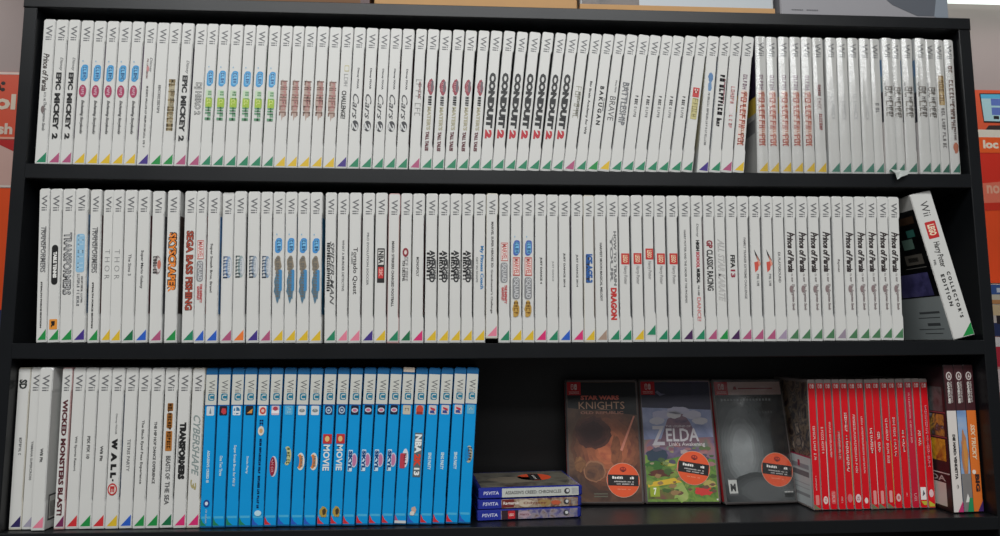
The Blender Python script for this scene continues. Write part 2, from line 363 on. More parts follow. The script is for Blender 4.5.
# middle shelf
def TF(c=G): return [T('TRANSFORMERS', .25, .55, .5, .5, c, .02, .1), S(.27, .54, .62, .2, LG, 46, .2)]
design('stealth', 'white case with grey angular title and tiny bold black subtitle', GRN2, TF()+[T('STEALTH FORCE EDITION', .61, .905, .42, .15, K, .03)], (90, 60, 60))
design('tennis', 'white case with black capsule logo above an orange square', GRN2, [RR(.37, .63, .5, .52, (26, 26, 26), .26), T('TABLE TENNIS', .415, .585, .52, .3, WH, .04), RR(.85, .915, .5, .64, (226, 146, 52), .06), T('R', .862, .905, .48, .3, K, .06)], (60, 60, 60))
design('formers', 'white case with tall dark double-outlined title and green corner', GRN2, [T('TRANSFORMERS', .29, .695, .48, .66, (66, 66, 68), .05), T('TRANSFORMERS', .295, .69, .5, .5, (190, 190, 190), -.005)], (50, 40, 40))
design('skyblue', 'white case with washed-out light blue logo and purple corner', PUR, [RR(.30, .55, .48, .66, (142, 186, 214), .2), S(.31, .54, .5, .42, (176, 208, 226), 47, .2), S(.56, .765, .38, .2, (130, 134, 140), 48), S(.57, .75, .66, .14, LG, 49)], (120, 150, 180))
design('thor', 'white case with thin widely spaced four-letter title', YEL, [T('T H O R', .395, .59, .5, .46, (128, 128, 128), -.012)], (120, 80, 60))
design('sims', 'white case with thin small pale title ending in numeral', DGRN, [T('The Sims 3', .425, .565, .52, .24, G, -.005)], (80, 120, 90))
design('galaxy', 'white case with black fine-print title and blue corner', BLU, [T('Super Mario Galaxy', .40, .65, .45, .26, (58, 58, 60))], (110, 40, 56))
design('round', 'white case with round grey and red crest, pink corner', PINK, [E(.43, .555, .52, .62, (150, 138, 136)), E(.445, .54, .62, .42, (206, 200, 196)), E(.46, .52, .66, .3, (196, 110, 90)), S(.435, .555, .34, .3, (76, 72, 72), 50, .24)], (90, 90, 96))
design('sky', 'white case with chunky orange title outlined in black', GRN2, [T('SKYSCRAPER', .278, .675, .5, .70, (58, 30, 20), .10), T('SKYSCRAPER', .285, .67, .5, .56, (236, 134, 46), .03)], (66, 50, 46))
design('bass', 'white case with rust red long title in worn block capitals', GREEN, [T('SEGA BASS FISHING', .265, .79, .5, .60, (96, 40, 30), .07), T('SEGA BASS FISHING', .27, .785, .5, .48, (180, 74, 52), .01)], (70, 90, 100))
MV = [RR(.33, .455, .48, .62, (196, 96, 90), .05), RR(.336, .449, .48, .54, (226, 220, 214), .04), T('MARVEL', .34, .445, .48, .42, (200, 84, 80), .02), RR(.465, .60, .45, .60, (140, 140, 142), .2), T('SQUAD', .472, .595, .45, .44, (206, 206, 206), .02), T('THE INFINITY', .615, .74, .6, .22, (196, 70, 74), .02), T('GAUNTLET', .63, .72, .35, .22, (196, 70, 74), .02)]
design('gauntlet', 'white case with red boxed logo and small red words, blue corner', BLU, MV, (190, 60, 60))
design('gauntlet2', 'white case with red boxed logo and small red words, green corner', GREEN, MV, (60, 120, 160))
design('brawl', 'white case with small black title, blue corner and blue cover edge', BLU, [T('Super Smash Bros. Brawl', .35, .67, .36, .25, (60, 60, 62))], (60, 110, 160))
def animals(c1, c2): return [E(.43, .575, .62, .52, c2), E(.445, .56, .70, .34, (206, 208, 210)), S(.43, .575, .36, .34, c1, 51, .26), S(.45, .56, .62, .16, (170, 184, 196), 52, .2)]
design('swirl1', 'white case with blue fan logo and pink corner, by dark sliver', PINK, animals((70, 96, 140), (140, 164, 196)), (90, 60, 60))
design('swirl2', 'white case with grey-green fan logo and orange corner', ORA, animals((84, 100, 100), (150, 166, 168)), (90, 90, 90))
design('swirl3', 'white case with grey fan logo and purple corner', PUR, animals((76, 88, 104), (146, 160, 176)), (90, 90, 90))
design('swirl4', 'white case with blue-grey fan logo and pink corner, beside blue capsule', PINK, animals((70, 90, 116), (130, 154, 180)), (90, 90, 90))
design('platypus', 'white case with blue logo over tall brown and blue badge', YEL, cap(.31, .41, (64, 142, 206))+[BL(.425, .545, .46, .56, (138, 126, 108), 9), BL(.53, .73, .48, .58, (84, 120, 142), 10), RR(.52, .66, .66, .3, (66, 136, 186), .1), S(.44, .70, .44, .3, (112, 110, 104), 53, .2)], (60, 130, 170))
design('spider', 'white case with slanted grey outlined title and small black words', GREEN, [T('SPIDER-MAN', .33, .75, .62, .36, (92, 92, 92), .02, .3), S(.34, .66, .3, .26, (60, 60, 60), 54, .3)], (50, 50, 56))
design('detective', 'white case with spaced tiny grey capitals and pink corner', LPINK, [T('WHAT A MURDER DETECTIVE', .32, .66, .52, .20, G)], (140, 110, 110))
design('quest', 'white case with uneven black storybook lettering, pink corner', LPINK, [T('Tornado Quest', .37, .68, .5, .42, (62, 60, 60), .015), S(.4, .48, .25, .14, G, 3)], (140, 110, 110))
design('soccer', 'white case with pale spaced-out capitals and purple corner', PUR, [T('PRO EVOLUTION SOCCER', .27, .62, .45, .18, (130, 130, 132))], (90, 110, 90))
design('nba', 'white case with black boxed logo half filled red', YEL, [RR(.375, .605, .5, .60, (36, 34, 34), .06), RR(.385, .485, .5, .46, (214, 212, 206), .04), T('NBA', .392, .478, .5, .42, (50, 48, 48), .04), RR(.50, .575, .5, .44, (200, 44, 46), .05), T('2K', .51, .565, .5, .3, (226, 160, 150), .03)], (130, 40, 40))
design('festival', 'pinkish white case with condensed dark capitals, long title', GREEN, [T('MARIO: STRIKERS CHARGED FOOTBALL', .325, .76, .42, .22, (76, 74, 74), .01)], (196, 180, 140), shell='pink')
design('redring', 'white case with dark red ring logo over grey lettering', DGRN, [E(.37, .43, .45, .52, (140, 40, 52)), E(.385, .415, .45, .24, (224, 206, 200)), S(.43, .60, .52, .3, (150, 146, 146), 56, .16), S(.45, .60, .3, .2, (92, 88, 88), 57, .2)], (196, 170, 90))
design('monopoly', 'white case with a single short tiny dark word, magenta corner', MAG, [T('MONOPOLY', .43, .56, .45, .22, DG)], (170, 60, 60))
design('blocky', 'white case with ragged black block title in two columns', YEL, [T('AVENGED', .385, .60, .56, .46, (44, 44, 46), .06), S(.40, .58, .24, .26, (40, 40, 42), 59, .34), S(.45, .58, .82, .12, G, 60, .3)], (130, 60, 70))
design('coach', 'white case with blue title lettering and tiny grey line', YEL, [T('My Fitness Coach', .355, .645, .66, .34, (52, 122, 176), .02), T('GET IN SHAPE', .43, .6, .28, .16, LG)], (120, 150, 170))
design('heroes', 'aged ivory case sitting higher than its neighbours, long title', LPINK, [T('MARVEL SUPER HEROES 3D:', .20, .52, .52, .2, (96, 92, 90), .01), T("Grandmaster's Challenge", .53, .83, .48, .22, (96, 92, 90))], (60, 90, 120), shell='tan')
design('combat', 'white case with blue, red, grey and gold logos in column', YEL, cap(.315, .42, (70, 100, 176))+[RR(.43, .555, .48, .60, (196, 100, 94), .04), RR(.438, .547, .48, .5, (230, 214, 206), .04), T('MARVEL', .44, .545, .48, .4, (200, 80, 76), .02), RR(.565, .71, .46, .60, (136, 136, 138), .2), T('SQUAD', .572, .705, .46, .44, (206, 206, 206), .02), BL(.72, .835, .46, .56, (190, 150, 70), 12), S(.73, .82, .46, .36, (140, 100, 40), 62, .2)], (110, 140, 170))
design('dance4', 'white case with small slanting black title and magenta corner', MAG, [T('JUST DANCE 4', .43, .61, .5, .22, DG, .02)], (170, 60, 60))
design('dance', 'white case with very pale short title and green corner', GREEN, [T('JUST DANCE', .455, .59, .5, .18, (162, 162, 162))], (150, 60, 60))
design('dance14', 'white case with small dated black title and blue corner', BLU, [T('JUST DANCE 2014', .40, .63, .45, .2, (58, 58, 60), .02)], (110, 60, 120))
design('dance14b', 'white case with small dated grey title and magenta corner', MAG, [T('JUST DANCE 2014', .41, .63, .45, .2, G, .02)], (150, 130, 120))
design('ice', 'white case with thick blue title on black backing', YEL, [RR(.41, .60, .36, .34, (34, 40, 60), .05), T('ICE AGE 3', .405, .60, .5, .58, (40, 92, 160), .06)], (214, 150, 110), shell='tan')
design('harvest', 'white case with spaced plain grey capitals and grey-brown corner', BRN, [T('HARVEST MOON MAGICAL MELODY', .33, .725, .5, .2, (84, 84, 84), .01)], (170, 120, 110))
design('dragon', 'white case with vivid red last word in its title', GREEN, [T('HOW TO TRAIN', .25, .62, .66, .24, (140, 140, 140), .02), T('YOUR', .28, .6, .36, .26, (160, 160, 160), .02), T('DRAGON', .635, .85, .5, .52, (196, 52, 48), .06)], (60, 60, 70))
def LH(s=0.): return [RR(.40+s, .475+s, .5, .68, (196, 54, 50), .03), T('LEGO', .412+s, .463+s, .5, .4, (240, 216, 180), .03), T('Harry Potter', .485+s, .61+s, .48, .36, (120, 118, 118), 0, .15)]
design('bricks', 'white case with red square logo over spidery grey title, green corner', GREEN, LH(), (60, 80, 90))
design('bricksy', 'white case with red square logo over spidery title, yellow corner', YEL, LH(), (60, 80, 90))
design('bricksup', 'white case with red square logo, paper slipped upwards inside', GREEN, LH(-.032), (60, 80, 90), shift=.006)
design('phoenix', 'white case with long fine capitals title and dark purple corner', DPUR, [T('HARRY POTTER AND THE ORDER OF THE PHOENIX', .24, .74, .45, .18, (108, 108, 108))], (60, 60, 80))
design('school', 'white case with black and red title above outlined pink word', GREEN, [T('Disney', .195, .29, .5, .24, LG, 0, .2), T('HIGH', .31, .385, .5, .3, K, .04), T('SCHOOL', .39, .50, .5, .3, (186, 50, 70), .03), T('MUSICAL', .505, .605, .5, .3, K, .04), S(.62, .69, .5, .14, G, 3), T('DANCE!', .70, .86, .5, .32, (212, 130, 130), -.005)], (180, 90, 100))
design('racing', 'white case with tall condensed black racing title', PINK, [T('GP', .31, .365, .48, .56, (140, 46, 56), .05), T('CLASSIC RACING', .375, .655, .48, .56, (36, 35, 36), .03)], (80, 50, 50))
design('outline', 'white case with big pale outlined slanting title', GRN2, [T('ALL STAR KARATE', .30, .73, .5, .62, (168, 166, 164), .03, .35), T('ALL STAR KARATE', .30, .73, .5, .56, (208, 206, 202), -.012, .35)], (140, 130, 120))
design('fifa', 'white case with short black title ending in maroon numerals', DPUR, [T('FIFA', .41, .50, .48, .40, K, .04), T('13', .51, .565, .48, .40, (150, 40, 62), .04)], (60, 60, 90))
design('trainer', 'white case with faint spaced capitals the length of the middle', PINK, [T('FAMILY TRAINER EXTREME CHALLENGE', .29, .71, .55, .2, (138, 136, 136))], (30, 30, 32))
design('formula', 'white case with small black and red slash emblem', PINK, [PG([(.30, .37), (.78, .445), (.72, .47), (.4, .41)], (28, 28, 30)), PG([(.3, .46), (.72, .45), (.62, .51), (.36, .53)], (206, 84, 70)), PG([(.5, .41), (.86, .47), (.7, .49)], (224, 150, 130)), S(.54, .62, .58, .2, LG, 3)], (28, 28, 30))
design('playground', 'white case with plain thin grey title and lavender corner', LAV, [T('EA PLAYGROUND', .39, .60, .45, .22, (124, 122, 122))], (30, 40, 40))
design('pop2', 'white case with black handwritten-style title, grey subtitle', (74, 122, 84), [T('Prince of Persia', .25, .53, .44, .56, (52, 44, 44), .045, .3), E(.262, .272, .72, .3, (70, 60, 60)), S(.54, .60, .5, .14, (150, 138, 138), 5), T('The Forgotten Sands', .61, .79, .55, .30, (158, 140, 140), 0, .35), E(.62, .67, .4, .3, (140, 122, 122))], (40, 60, 50))
design('rayman', 'white case with tiny lone title among handwritten-style titles', (150, 136, 150), [T('Rayman', .44, .53, .45, .26, (120, 112, 112), 0, .2)], (30, 40, 44))
ROW2 = '''stealth tennis formers skyblue stealth thor thor sims galaxy round sky bass gauntlet brawl swirl1 swirl2 swirl3 swirl4
platypus platypus platypus platypus spider detective quest soccer nba festival redring monopoly blocky blocky blocky blocky coach heroes
gauntlet2 combat combat dance4 dance dance14 dance14b ice harvest dragon bricks bricksy bricksup bricks bricks phoenix school racing outline
fifa trainer formula formula playground pop2 pop2 pop2 pop2 rayman pop2 pop2 pop2 pop2 pop2'''.split()

# bottom shelf, white and blue
design('skills', 'white case with twisted black emblem instead of console name', NAVY, [T('SD', .075, .135, .45, .62, (40, 44, 42), .05), S(.43, .565, .52, .2, G, 66)], (214, 196, 150), logo=False, shell='tan')
design('yamaha', 'white case with small grey title and pale lavender corner', GLAV, [T('YAMAHA SUPERCROSS', .46, .70, .5, .2, (112, 112, 112))], (214, 196, 150))
design('fit', 'white case with very short title, light pink corner, jutting forward', LPINK, [T('Wii Fit', .50, .585, .5, .22, (84, 84, 84), .02)], (200, 200, 198))
design('wicked', 'pink-edged case with very tall maroon title down whole spine', MAR, [T('WICKED MONSTERS BLAST!', .20, .915, .47, .50, (84, 28, 36), .05)], (150, 60, 60), shell='pink')
design('resort', 'white case with small neat grey title and red corner', RED, [T('Wii Sports Resort', .43, .645, .5, .24, (96, 96, 96))], (150, 150, 160))
design('fix', 'white case with short dark capitals and green corner', GRN2, [T('PIX FIX 10', .43, .57, .48, .24, (74, 74, 74), .01)], (150, 150, 160))
design('fit2', 'white case with very short title and red corner', RED, [T('Wii Fit', .49, .585, .5, .22, (84, 84, 84), .02)], (150, 150, 160))
design('wall', 'white case with spaced heavy letters above red ringed letter', YEL, [T('Disney PIXAR', .29, .42, .5, .18, LG), T('W', .445, .515, .46, .44, K, .10), T('A', .53, .588, .46, .44, K, .09), T('L', .603, .64, .46, .44, K, .09), T('L', .654, .688, .46, .44, K, .09), E(.695, .708, .46, .12, K), E(.72, .795, .46, .72, (188, 48, 48)), E(.73, .785, .46, .54, (222, 214, 206)), T('E', .738, .777, .46, .34, (188, 48, 48), .04)], (60, 90, 130))
design('tetris', 'white case with thin pale capitals title and blue corner', BLU, [T('TETRIS PARTY', .45, .65, .5, .24, (136, 136, 136))], (30, 30, 40))
design('peas', 'white case with long thin sentence-case title and green corner', GRN2, [T('The Black Eyed Peas Experience', .33, .725, .48, .26, (84, 84, 84))], (30, 30, 34))
design('hiphop', 'white case with long thin capitals title, fourth left of the blue cases', GRN2, [T('THE HIP HOP DANCE EXPERIENCE', .34, .725, .48, .22, (74, 74, 74), .01)], (30, 30, 34))
design('beasts', 'white case with amber blocks above grey block capitals', DGRN, [RR(.225, .275, .5, .44, (150, 96, 40), .05), RR(.29, .38, .48, .44, (168, 108, 44), .05), RR(.40, .525, .48, .50, (178, 112, 44), .06), S(.23, .52, .48, .28, (116, 70, 26), 70, .24), T('BEASTS OF', .555, .70, .5, .36, (92, 92, 92), .02), T('THE SEA', .715, .855, .5, .36, (92, 92, 92), .02)], (60, 50, 40))
design('trans3', 'white case with bold uneven black title and magenta corner', MAG, [T('TRANSFORMERS', .345, .70, .5, .52, (34, 34, 34), .08), S(.42, .6, .2, .08, LG, 3)], (120, 120, 120))
design('teal', 'white case with slanted teal-grey outlined title, next to blue cases', MAG, [T('CYBERSHAPE', .30, .68, .5, .56, (138, 150, 148), .02, .4), T('3', .70, .765, .42, .46, (170, 158, 110), .03, .3)], (120, 160, 190), shell='tan')
def U(k, look, tri, icon, els, cov=(30, 90, 150)): D[k] = dict(look=look, tri=tri, els=icon+els, cov=cov, shell='blue', side=None, shift=0., wrap=False)
def IC(bg, *more): return [RR(.243, .302, .5, .62, bg, .08)]+list(more)
PALE = (196, 226, 238)
U('u_creed', 'blue case with white swirl icon and dark round badge low down', GREEN, IC((206, 214, 220), PG([(.4, .29), (.5, .252), (.6, .29)], (110, 130, 146))), [T("ASSASSIN'S CREED III", .52, .72, .5, .22, PALE, .02), E(.825, .872, .5, .5, (26, 66, 140)), E(.837, .86, .5, .26, (214, 226, 236)), S(.885, .97, .5, .12, PALE, 3)])
U('u_one', 'blue case with black and red icon and short white title', GREEN, IC((38, 24, 40), BL(.255, .295, .55, .4, (196, 60, 70), 4)), [T('One Two Three', .555, .68, .5, .24, PALE, .01)])
U('u_smash', 'blue case with white cross icon and long white title', GREEN, IC((214, 224, 230), E(.25, .296, .5, .5, (60, 120, 160)), PG([(.38, .243), (.46, .243), (.46, .302), (.38, .302)], (220, 228, 232)), PG([(.2, .275), (.8, .275), (.8, .287), (.2, .287)], (220, 228, 232))), [T('Super Smash Bros. for Wii U', .49, .745, .5, .26, PALE, .01)])
U('u_sonic', 'blue case with black and orange icon and tiny title', GREEN, IC((34, 28, 34), PG([(.3, .29), (.75, .26), (.7, .29)], (220, 150, 70))), [T('Sonic Party', .56, .67, .5, .22, PALE, .01)])
U('u_dark', 'blue case with red ring icon, dark blue writing and white oval', BLU, IC((226, 222, 216), E(.25, .296, .52, .5, (200, 70, 64)), E(.262, .284, .52, .26, (230, 190, 180))), [S(.32, .40, .45, .3, (16, 66, 130), 72, .3), E(.37, .43, .45, .5, (226, 214, 200)), E(.385, .415, .45, .28, (206, 160, 110)), S(.45, .88, .45, .18, (14, 66, 140), 73, .3), E(.895, .93, .5, .56, (190, 224, 236))])
U('u_oval', 'blue case with red and white icon and glossy red oval logo', RED, IC((210, 190, 200), PG([(.2, .29), (.8, .29), (.8, .272), (.2, .272)], (236, 236, 238)), E(.248, .275, .5, .4, (176, 60, 80))), [E(.56, .69, .55, .6, (206, 206, 216)), E(.565, .685, .48, .46, (150, 34, 56)), S(.58, .67, .46, .2, (226, 150, 160), 74, .25)])
U('u_curve', 'blue case with sky blue icon and curved yellow-green logo', BLU, IC((84, 172, 216), S(.255, .29, .5, .3, (160, 206, 226), 3)), [E(.50, .62, .55, .64, (196, 196, 140)), E(.51, .61, .32, .42, (4, 132, 198)), S(.51, .61, .62, .26, (120, 130, 80), 75, .2)])
def arch(c): return [E(.54, .65, .58, .62, (222, 222, 214)), E(.55, .64, .52, .44, c), E(.56, .63, .36, .26, (4, 132, 198)), S(.56, .635, .66, .18, (150, 140, 130), 76, .2)]
U('u_arch', 'blue case with silver icon and white-edged orange arc logo', BLU, IC((214, 218, 220), E(.262, .285, .5, .46, (130, 140, 140)), S(.265, .282, .5, .12, (214, 214, 214), 4)), arch((220, 130, 60)))
U('u_movie', 'blue case with red square logo, white lettering, gold figure low down', RED, IC((24, 44, 84), E(.25, .296, .5, .5, (176, 196, 214)), E(.257, .288, .5, .34, (40, 64, 110)), E(.266, .28, .5, .2, (176, 196, 214))), [RR(.425, .485, .52, .70, (196, 50, 48), .04), E(.437, .473, .5, .36, (230, 190, 120)), T('MOVIE', .492, .655, .5, .52, (226, 232, 232), .03), BL(.875, .945, .5, .58, (178, 150, 66), 13), BL(.89, .93, .55, .32, (70, 56, 36), 14)])
U('u_dance', 'blue case with dark oval icon and pink disc behind white letters', RED, IC((22, 26, 52), E(.258, .288, .5, .52, (206, 206, 216)), E(.264, .282, .5, .34, (196, 110, 140))), [E(.545, .635, .66, .5, (200, 206, 222)), E(.553, .627, .66, .38, (196, 120, 160)), RR(.525, .66, .36, .34, (206, 226, 238), .05), T('SKYL', .53, .655, .36, .3, (20, 90, 160), .05)])
U('u_tan', 'blue case with tan strip on top and red-white small logo', PINK, IC((196, 190, 172), S(.262, .288, .5, .3, (140, 120, 110), 5)), [RR(-.002, .028, .5, .9, (212, 196, 180), .05), E(.52, .64, .6, .5, (220, 220, 226)), RR(.55, .645, .4, .42, (190, 60, 76), .1), S(.55, .62, .6, .2, (150, 60, 80), 77, .25), RR(.972, .988, .5, .9, (206, 210, 210), .03)])
U('u_nba', 'blue case with big white and red lettering on grey', BLU, IC((176, 170, 170), E(.243, .30, .5, .56, (206, 70, 50)), PG([(.24, .285), (.76, .285), (.76, .302), (.24, .302)], (150, 50, 40))), [RR(.42, .70, .55, .62, (92, 104, 110), .04), T('NBA', .43, .55, .55, .52, (236, 238, 236), .05), T('2K', .555, .635, .55, .52, (220, 66, 44), .06), T('13', .642, .69, .55, .44, (236, 238, 236), .05), BL(.885, .93, .5, .36, (206, 170, 150), 15), RR(.915, .94, .4, .34, (220, 214, 206), .1)])
U('u_sing', 'blue case with patterned red-blue icon and small white title', RED, IC((206, 196, 196), PG([(.3, .255), (.7, .265), (.72, .28), (.34, .27)], (190, 50, 70)), PG([(.3, .278), (.6, .275), (.7, .296), (.3, .294)], (50, 70, 140))), [T('SING PARTY', .545, .655, .5, .26, PALE, .03)])
U('u_last', 'blue case at row end with tan oval logo', BLU, IC((96, 172, 206), S(.262, .285, .5, .26, (190, 206, 206), 5)), [E(.505, .615, .55, .6, (176, 178, 160)), E(.515, .605, .42, .42, (4, 132, 198)), S(.515, .61, .62, .28, (120, 110, 96), 78, .22)])
ROW3 = '''skills yamaha fit wicked resort fix fit2 wall tetris peas hiphop beasts trans3 teal
u_creed u_one u_smash u_sonic u_dark u_oval u_curve u_arch u_arch u_movie u_movie u_dance u_dance u_dance u_dance u_tan u_nba u_sing u_sing u_sing u_last'''.split()

# ------------------------------------------------------------------ measured places: foot x (mm), lean (deg), width (mm)
TAB1 = [(-600.7,-0.3,14.9),(-585.6,-0.3,15.3),(-570.0,-0.2,14.2),(-555.6,-0.1,15.3),(-539.9,0.0,15.3),(-524.2,0.2,15.0),(-508.9,0.3,15.3),(-493.4,0.4,15.1),(-478.0,0.5,14.9),(-462.9,0.6,15.1),(-447.5,0.6,14.9),(-432.4,0.7,15.3),(-415.7,0.7,15.0),(-400.5,0.7,14.0),(-386.2,0.8,15.3),(-370.6,0.8,15.3),(-355.1,0.9,15.1),(-339.7,1.0,15.3),(-323.8,1.1,14.7),(-308.9,1.2,15.0),(-293.7,1.3,14.5),(-279.0,1.4,15.3),(-263.2,1.5,15.3),(-247.6,1.5,15.3),(-231.8,1.6,14.9),(-216.7,1.7,15.3),(-200.9,1.8,15.3),(-185.1,1.9,14.4),(-170.4,2.0,15.0),(-155.2,2.2,15.3),(-138.6,2.4,14.3),(-124.1,2.7,15.1),(-108.8,2.9,15.3),(-92.9,3.2,15.3),(-77.3,3.5,15.1),(-61.8,4.0,14.4),(-47.2,4.5,15.2),(-31.7,5.0,15.2),(-16.2,5.6,14.7),(-1.1,6.1,15.0),(14.2,6.6,15.3),(30.3,7.1,14.2),(44.9,7.4,15.3),(60.6,7.6,14.8),(75.7,7.8,14.6),(90.7,8.0,15.3),(106.4,8.2,14.9),(121.7,8.3,15.3),(137.5,8.4,15.2),(153.1,8.5,15.3),(169.0,8.5,15.0),(184.4,8.5,15.3),(200.4,8.6,15.3),(216.4,8.6,15.0),(237.7,6.8,15.3),(253.8,6.8,15.1),(269.2,6.8,15.3),(285.4,6.8,15.3),(319.0,1.6,15.2),(334.7,1.5,15.3),(350.9,1.5,15.2),(366.6,1.5,15.3),(382.9,1.4,15.3),(399.3,1.3,15.3),(417.1,1.3,15.3),(432.8,1.2,15.3),(448.3,1.3,15.3),(464.2,1.4,15.3),(479.9,1.4,14.0),(494.1,1.5,14.9),(509.3,1.5,13.5),(523.2,1.4,15.3),(540.6,1.4,15.3),(557.3,1.2,14.5),(572.2,1.1,13.1),(585.9,1.0,13.3)]
TAB2 = [(-583.5,-2.5,12.5),(-570.7,-2.4,14.4),(-556.0,-2.3,15.3),(-539.7,-2.2,15.3),(-524.0,-2.0,13.4),(-510.3,-1.8,12.7),(-497.4,-1.7,13.4),(-483.7,-1.6,15.1),(-468.4,-1.5,15.3),(-452.5,-1.4,15.3),(-433.1,-1.2,15.3),(-413.4,-1.2,15.3),(-397.4,-1.2,12.9),(-384.2,-1.1,15.3),(-368.7,-1.1,15.3),(-351.7,-1.1,15.3),(-335.1,-1.1,15.3),(-319.2,-1.1,14.7),(-304.2,-1.0,15.0),(-289.0,-1.0,14.8),(-273.9,-0.9,15.3),(-258.2,-0.9,15.3),(-239.9,-0.8,14.4),(-225.3,-0.6,14.4),(-210.6,-0.5,15.3),(-194.7,-0.3,15.3),(-179.1,-0.1,15.3),(-163.2,-0.0,15.0),(-147.9,0.1,14.6),(-133.1,0.2,15.3),(-116.5,0.2,15.3),(-100.9,0.3,14.7),(-86.0,0.3,14.6),(-71.0,0.3,14.7),(-56.0,0.4,15.3),(-40.3,0.4,15.3),(-24.2,0.5,14.8),(-9.1,0.5,14.9),(6.0,0.5,15.3),(21.6,0.6,15.2),(37.0,0.6,14.9),(52.2,0.6,15.3),(68.8,0.5,15.3),(84.5,0.5,14.4),(99.3,0.4,15.3),(115.2,0.4,15.3),(130.8,0.4,15.3),(146.7,0.4,15.3),(162.6,0.4,14.7),(177.6,0.4,15.3),(193.9,0.4,15.3),(209.9,0.5,15.3),(225.5,0.6,15.3),(241.6,0.6,14.9),(256.7,0.7,14.5),(271.4,0.8,15.0),(286.7,0.9,15.3),(302.4,1.0,15.3),(318.2,1.0,15.0),(333.4,1.1,15.3),(349.0,1.2,15.1),(364.3,1.3,15.3),(380.2,1.3,15.3),(396.1,1.4,15.3),(412.0,1.5,14.4),(426.7,1.6,15.2),(442.2,1.7,15.3),(457.9,1.8,15.3),(473.5,1.8,15.3),(489.0,1.8,15.1)]
TAB3 = [(-603.8,-0.4,14.6),(-589.0,-0.4,13.4),(-575.3,-0.4,15.3),(-552.0,-0.4,12.3),(-539.4,-0.4,14.7),(-524.5,-0.4,15.3),(-508.9,-0.4,15.2),(-493.5,-0.4,15.3),(-477.8,-0.4,15.3),(-461.6,-0.4,14.8),(-446.6,-0.4,15.3),(-430.8,-0.4,15.3),(-414.7,-0.3,15.3),(-399.1,-0.1,15.3),(-383.2,0.0,14.5),(-368.4,0.2,15.0),(-353.1,0.4,15.0),(-337.9,0.5,15.1),(-322.5,0.7,14.6),(-307.6,0.9,15.1),(-292.3,1.1,15.3),(-276.4,1.2,15.2),(-260.9,1.4,15.3),(-244.9,1.6,15.3),(-229.2,1.8,14.6),(-214.3,2.1,15.3),(-198.3,2.3,15.1),(-182.9,2.5,15.2),(-167.5,2.7,14.9),(-152.3,2.8,15.2),(-136.8,3.0,15.3),(-121.0,3.1,15.0),(-105.7,3.2,15.3),(-89.4,3.2,15.1),(-74.0,3.2,15.3)]

# ------------------------------------------------------------------ the shelf unit
WI, WT = .6059, .0162           # half inner width, side panel thickness
B1, B1B, B2, B2B, B3, B3B, TB, TT = .2200, .2013, 0., -.0188, -.2206, -.2368, .4212, .4375
def sag(x): return -.0021*(1-min(1, (x/WI)**2))
def board_z(k, x): return Z0+(B1, B2, B3-.001*x/WI)[k-1]+sag(x)
DEPTH = .160; BACKY = .152
black = mat((15, 17, 20), .36, .12, 14., bump=.05, spec=.4, name='black_melamine')
black_in = mat((10, 8, 8), .5, .12, 14., name='black_melamine')
case_black = empty('shelving_unit', (0, 0, 0))
tag(case_black, 'tall black shelving unit packed with game cases', 'shelf')
def part(name, parent, fn):
    mb = MB(); fn(mb); return mb.build(name, parent)
def side_panel(x0, x1):
    return lambda mb: mb.extr([(x0, .0), (x1, .0), (x1, Z0+TB-.0002), (x0, Z0+TB-.0002)], 0, DEPTH, black, .0008)
part('side_panel', case_black, side_panel(-WI-WT, -WI)); part('side_panel', case_black, side_panel(WI, WI+WT))
part('top_board', case_black, lambda mb: mb.extr([(-WI-WT-.0005, Z0+TB), (WI+WT+.0005, Z0+TB), (WI+WT+.0005, Z0+TT), (-WI-WT-.0005, Z0+TT)], -.001, DEPTH, black, .0009))
def shelf_board(zt, zb, tilt=0.):
    def fn(mb):
        N = 32; xs = [-WI+2*WI*i/N for i in range(N+1)]; b = .0009; vs = []; fs = []
        for x in xs:
            s = Z0+sag(x)-tilt*x/WI
            for y, z in ((0, zb+b), (0, zt-b), (b, zt), (BACKY, zt), (BACKY, zb), (b, zb)): vs.append((x, y, z+s))
        for i in range(N):
            for k in range(6):
                a = i*6+k; c = i*6+(k+1) % 6; fs.append((a, a+6, c+6, c))
        fs.append(tuple(range(6))); fs.append(tuple(range(N*6+5, N*6-1, -1)))
        mb.raw(vs, fs, black)
    return fn
for zt, zb, tl in ((B1, B1B, 0), (B2, B2B, 0), (B3, B3B, .001), (-.50, -.518, 0), (-.80, -.818, 0)):
    part('shelf_board', case_black, shelf_board(zt, zb, tl))
part('back_panel', case_black, lambda mb: mb.box(-WI, WI, BACKY+.0005, DEPTH-.0005, .06, Z0+TB-.0005, black_in))
part('plinth', case_black, lambda mb: mb.box(-WI, WI, .02, .04, 0, .06, black))

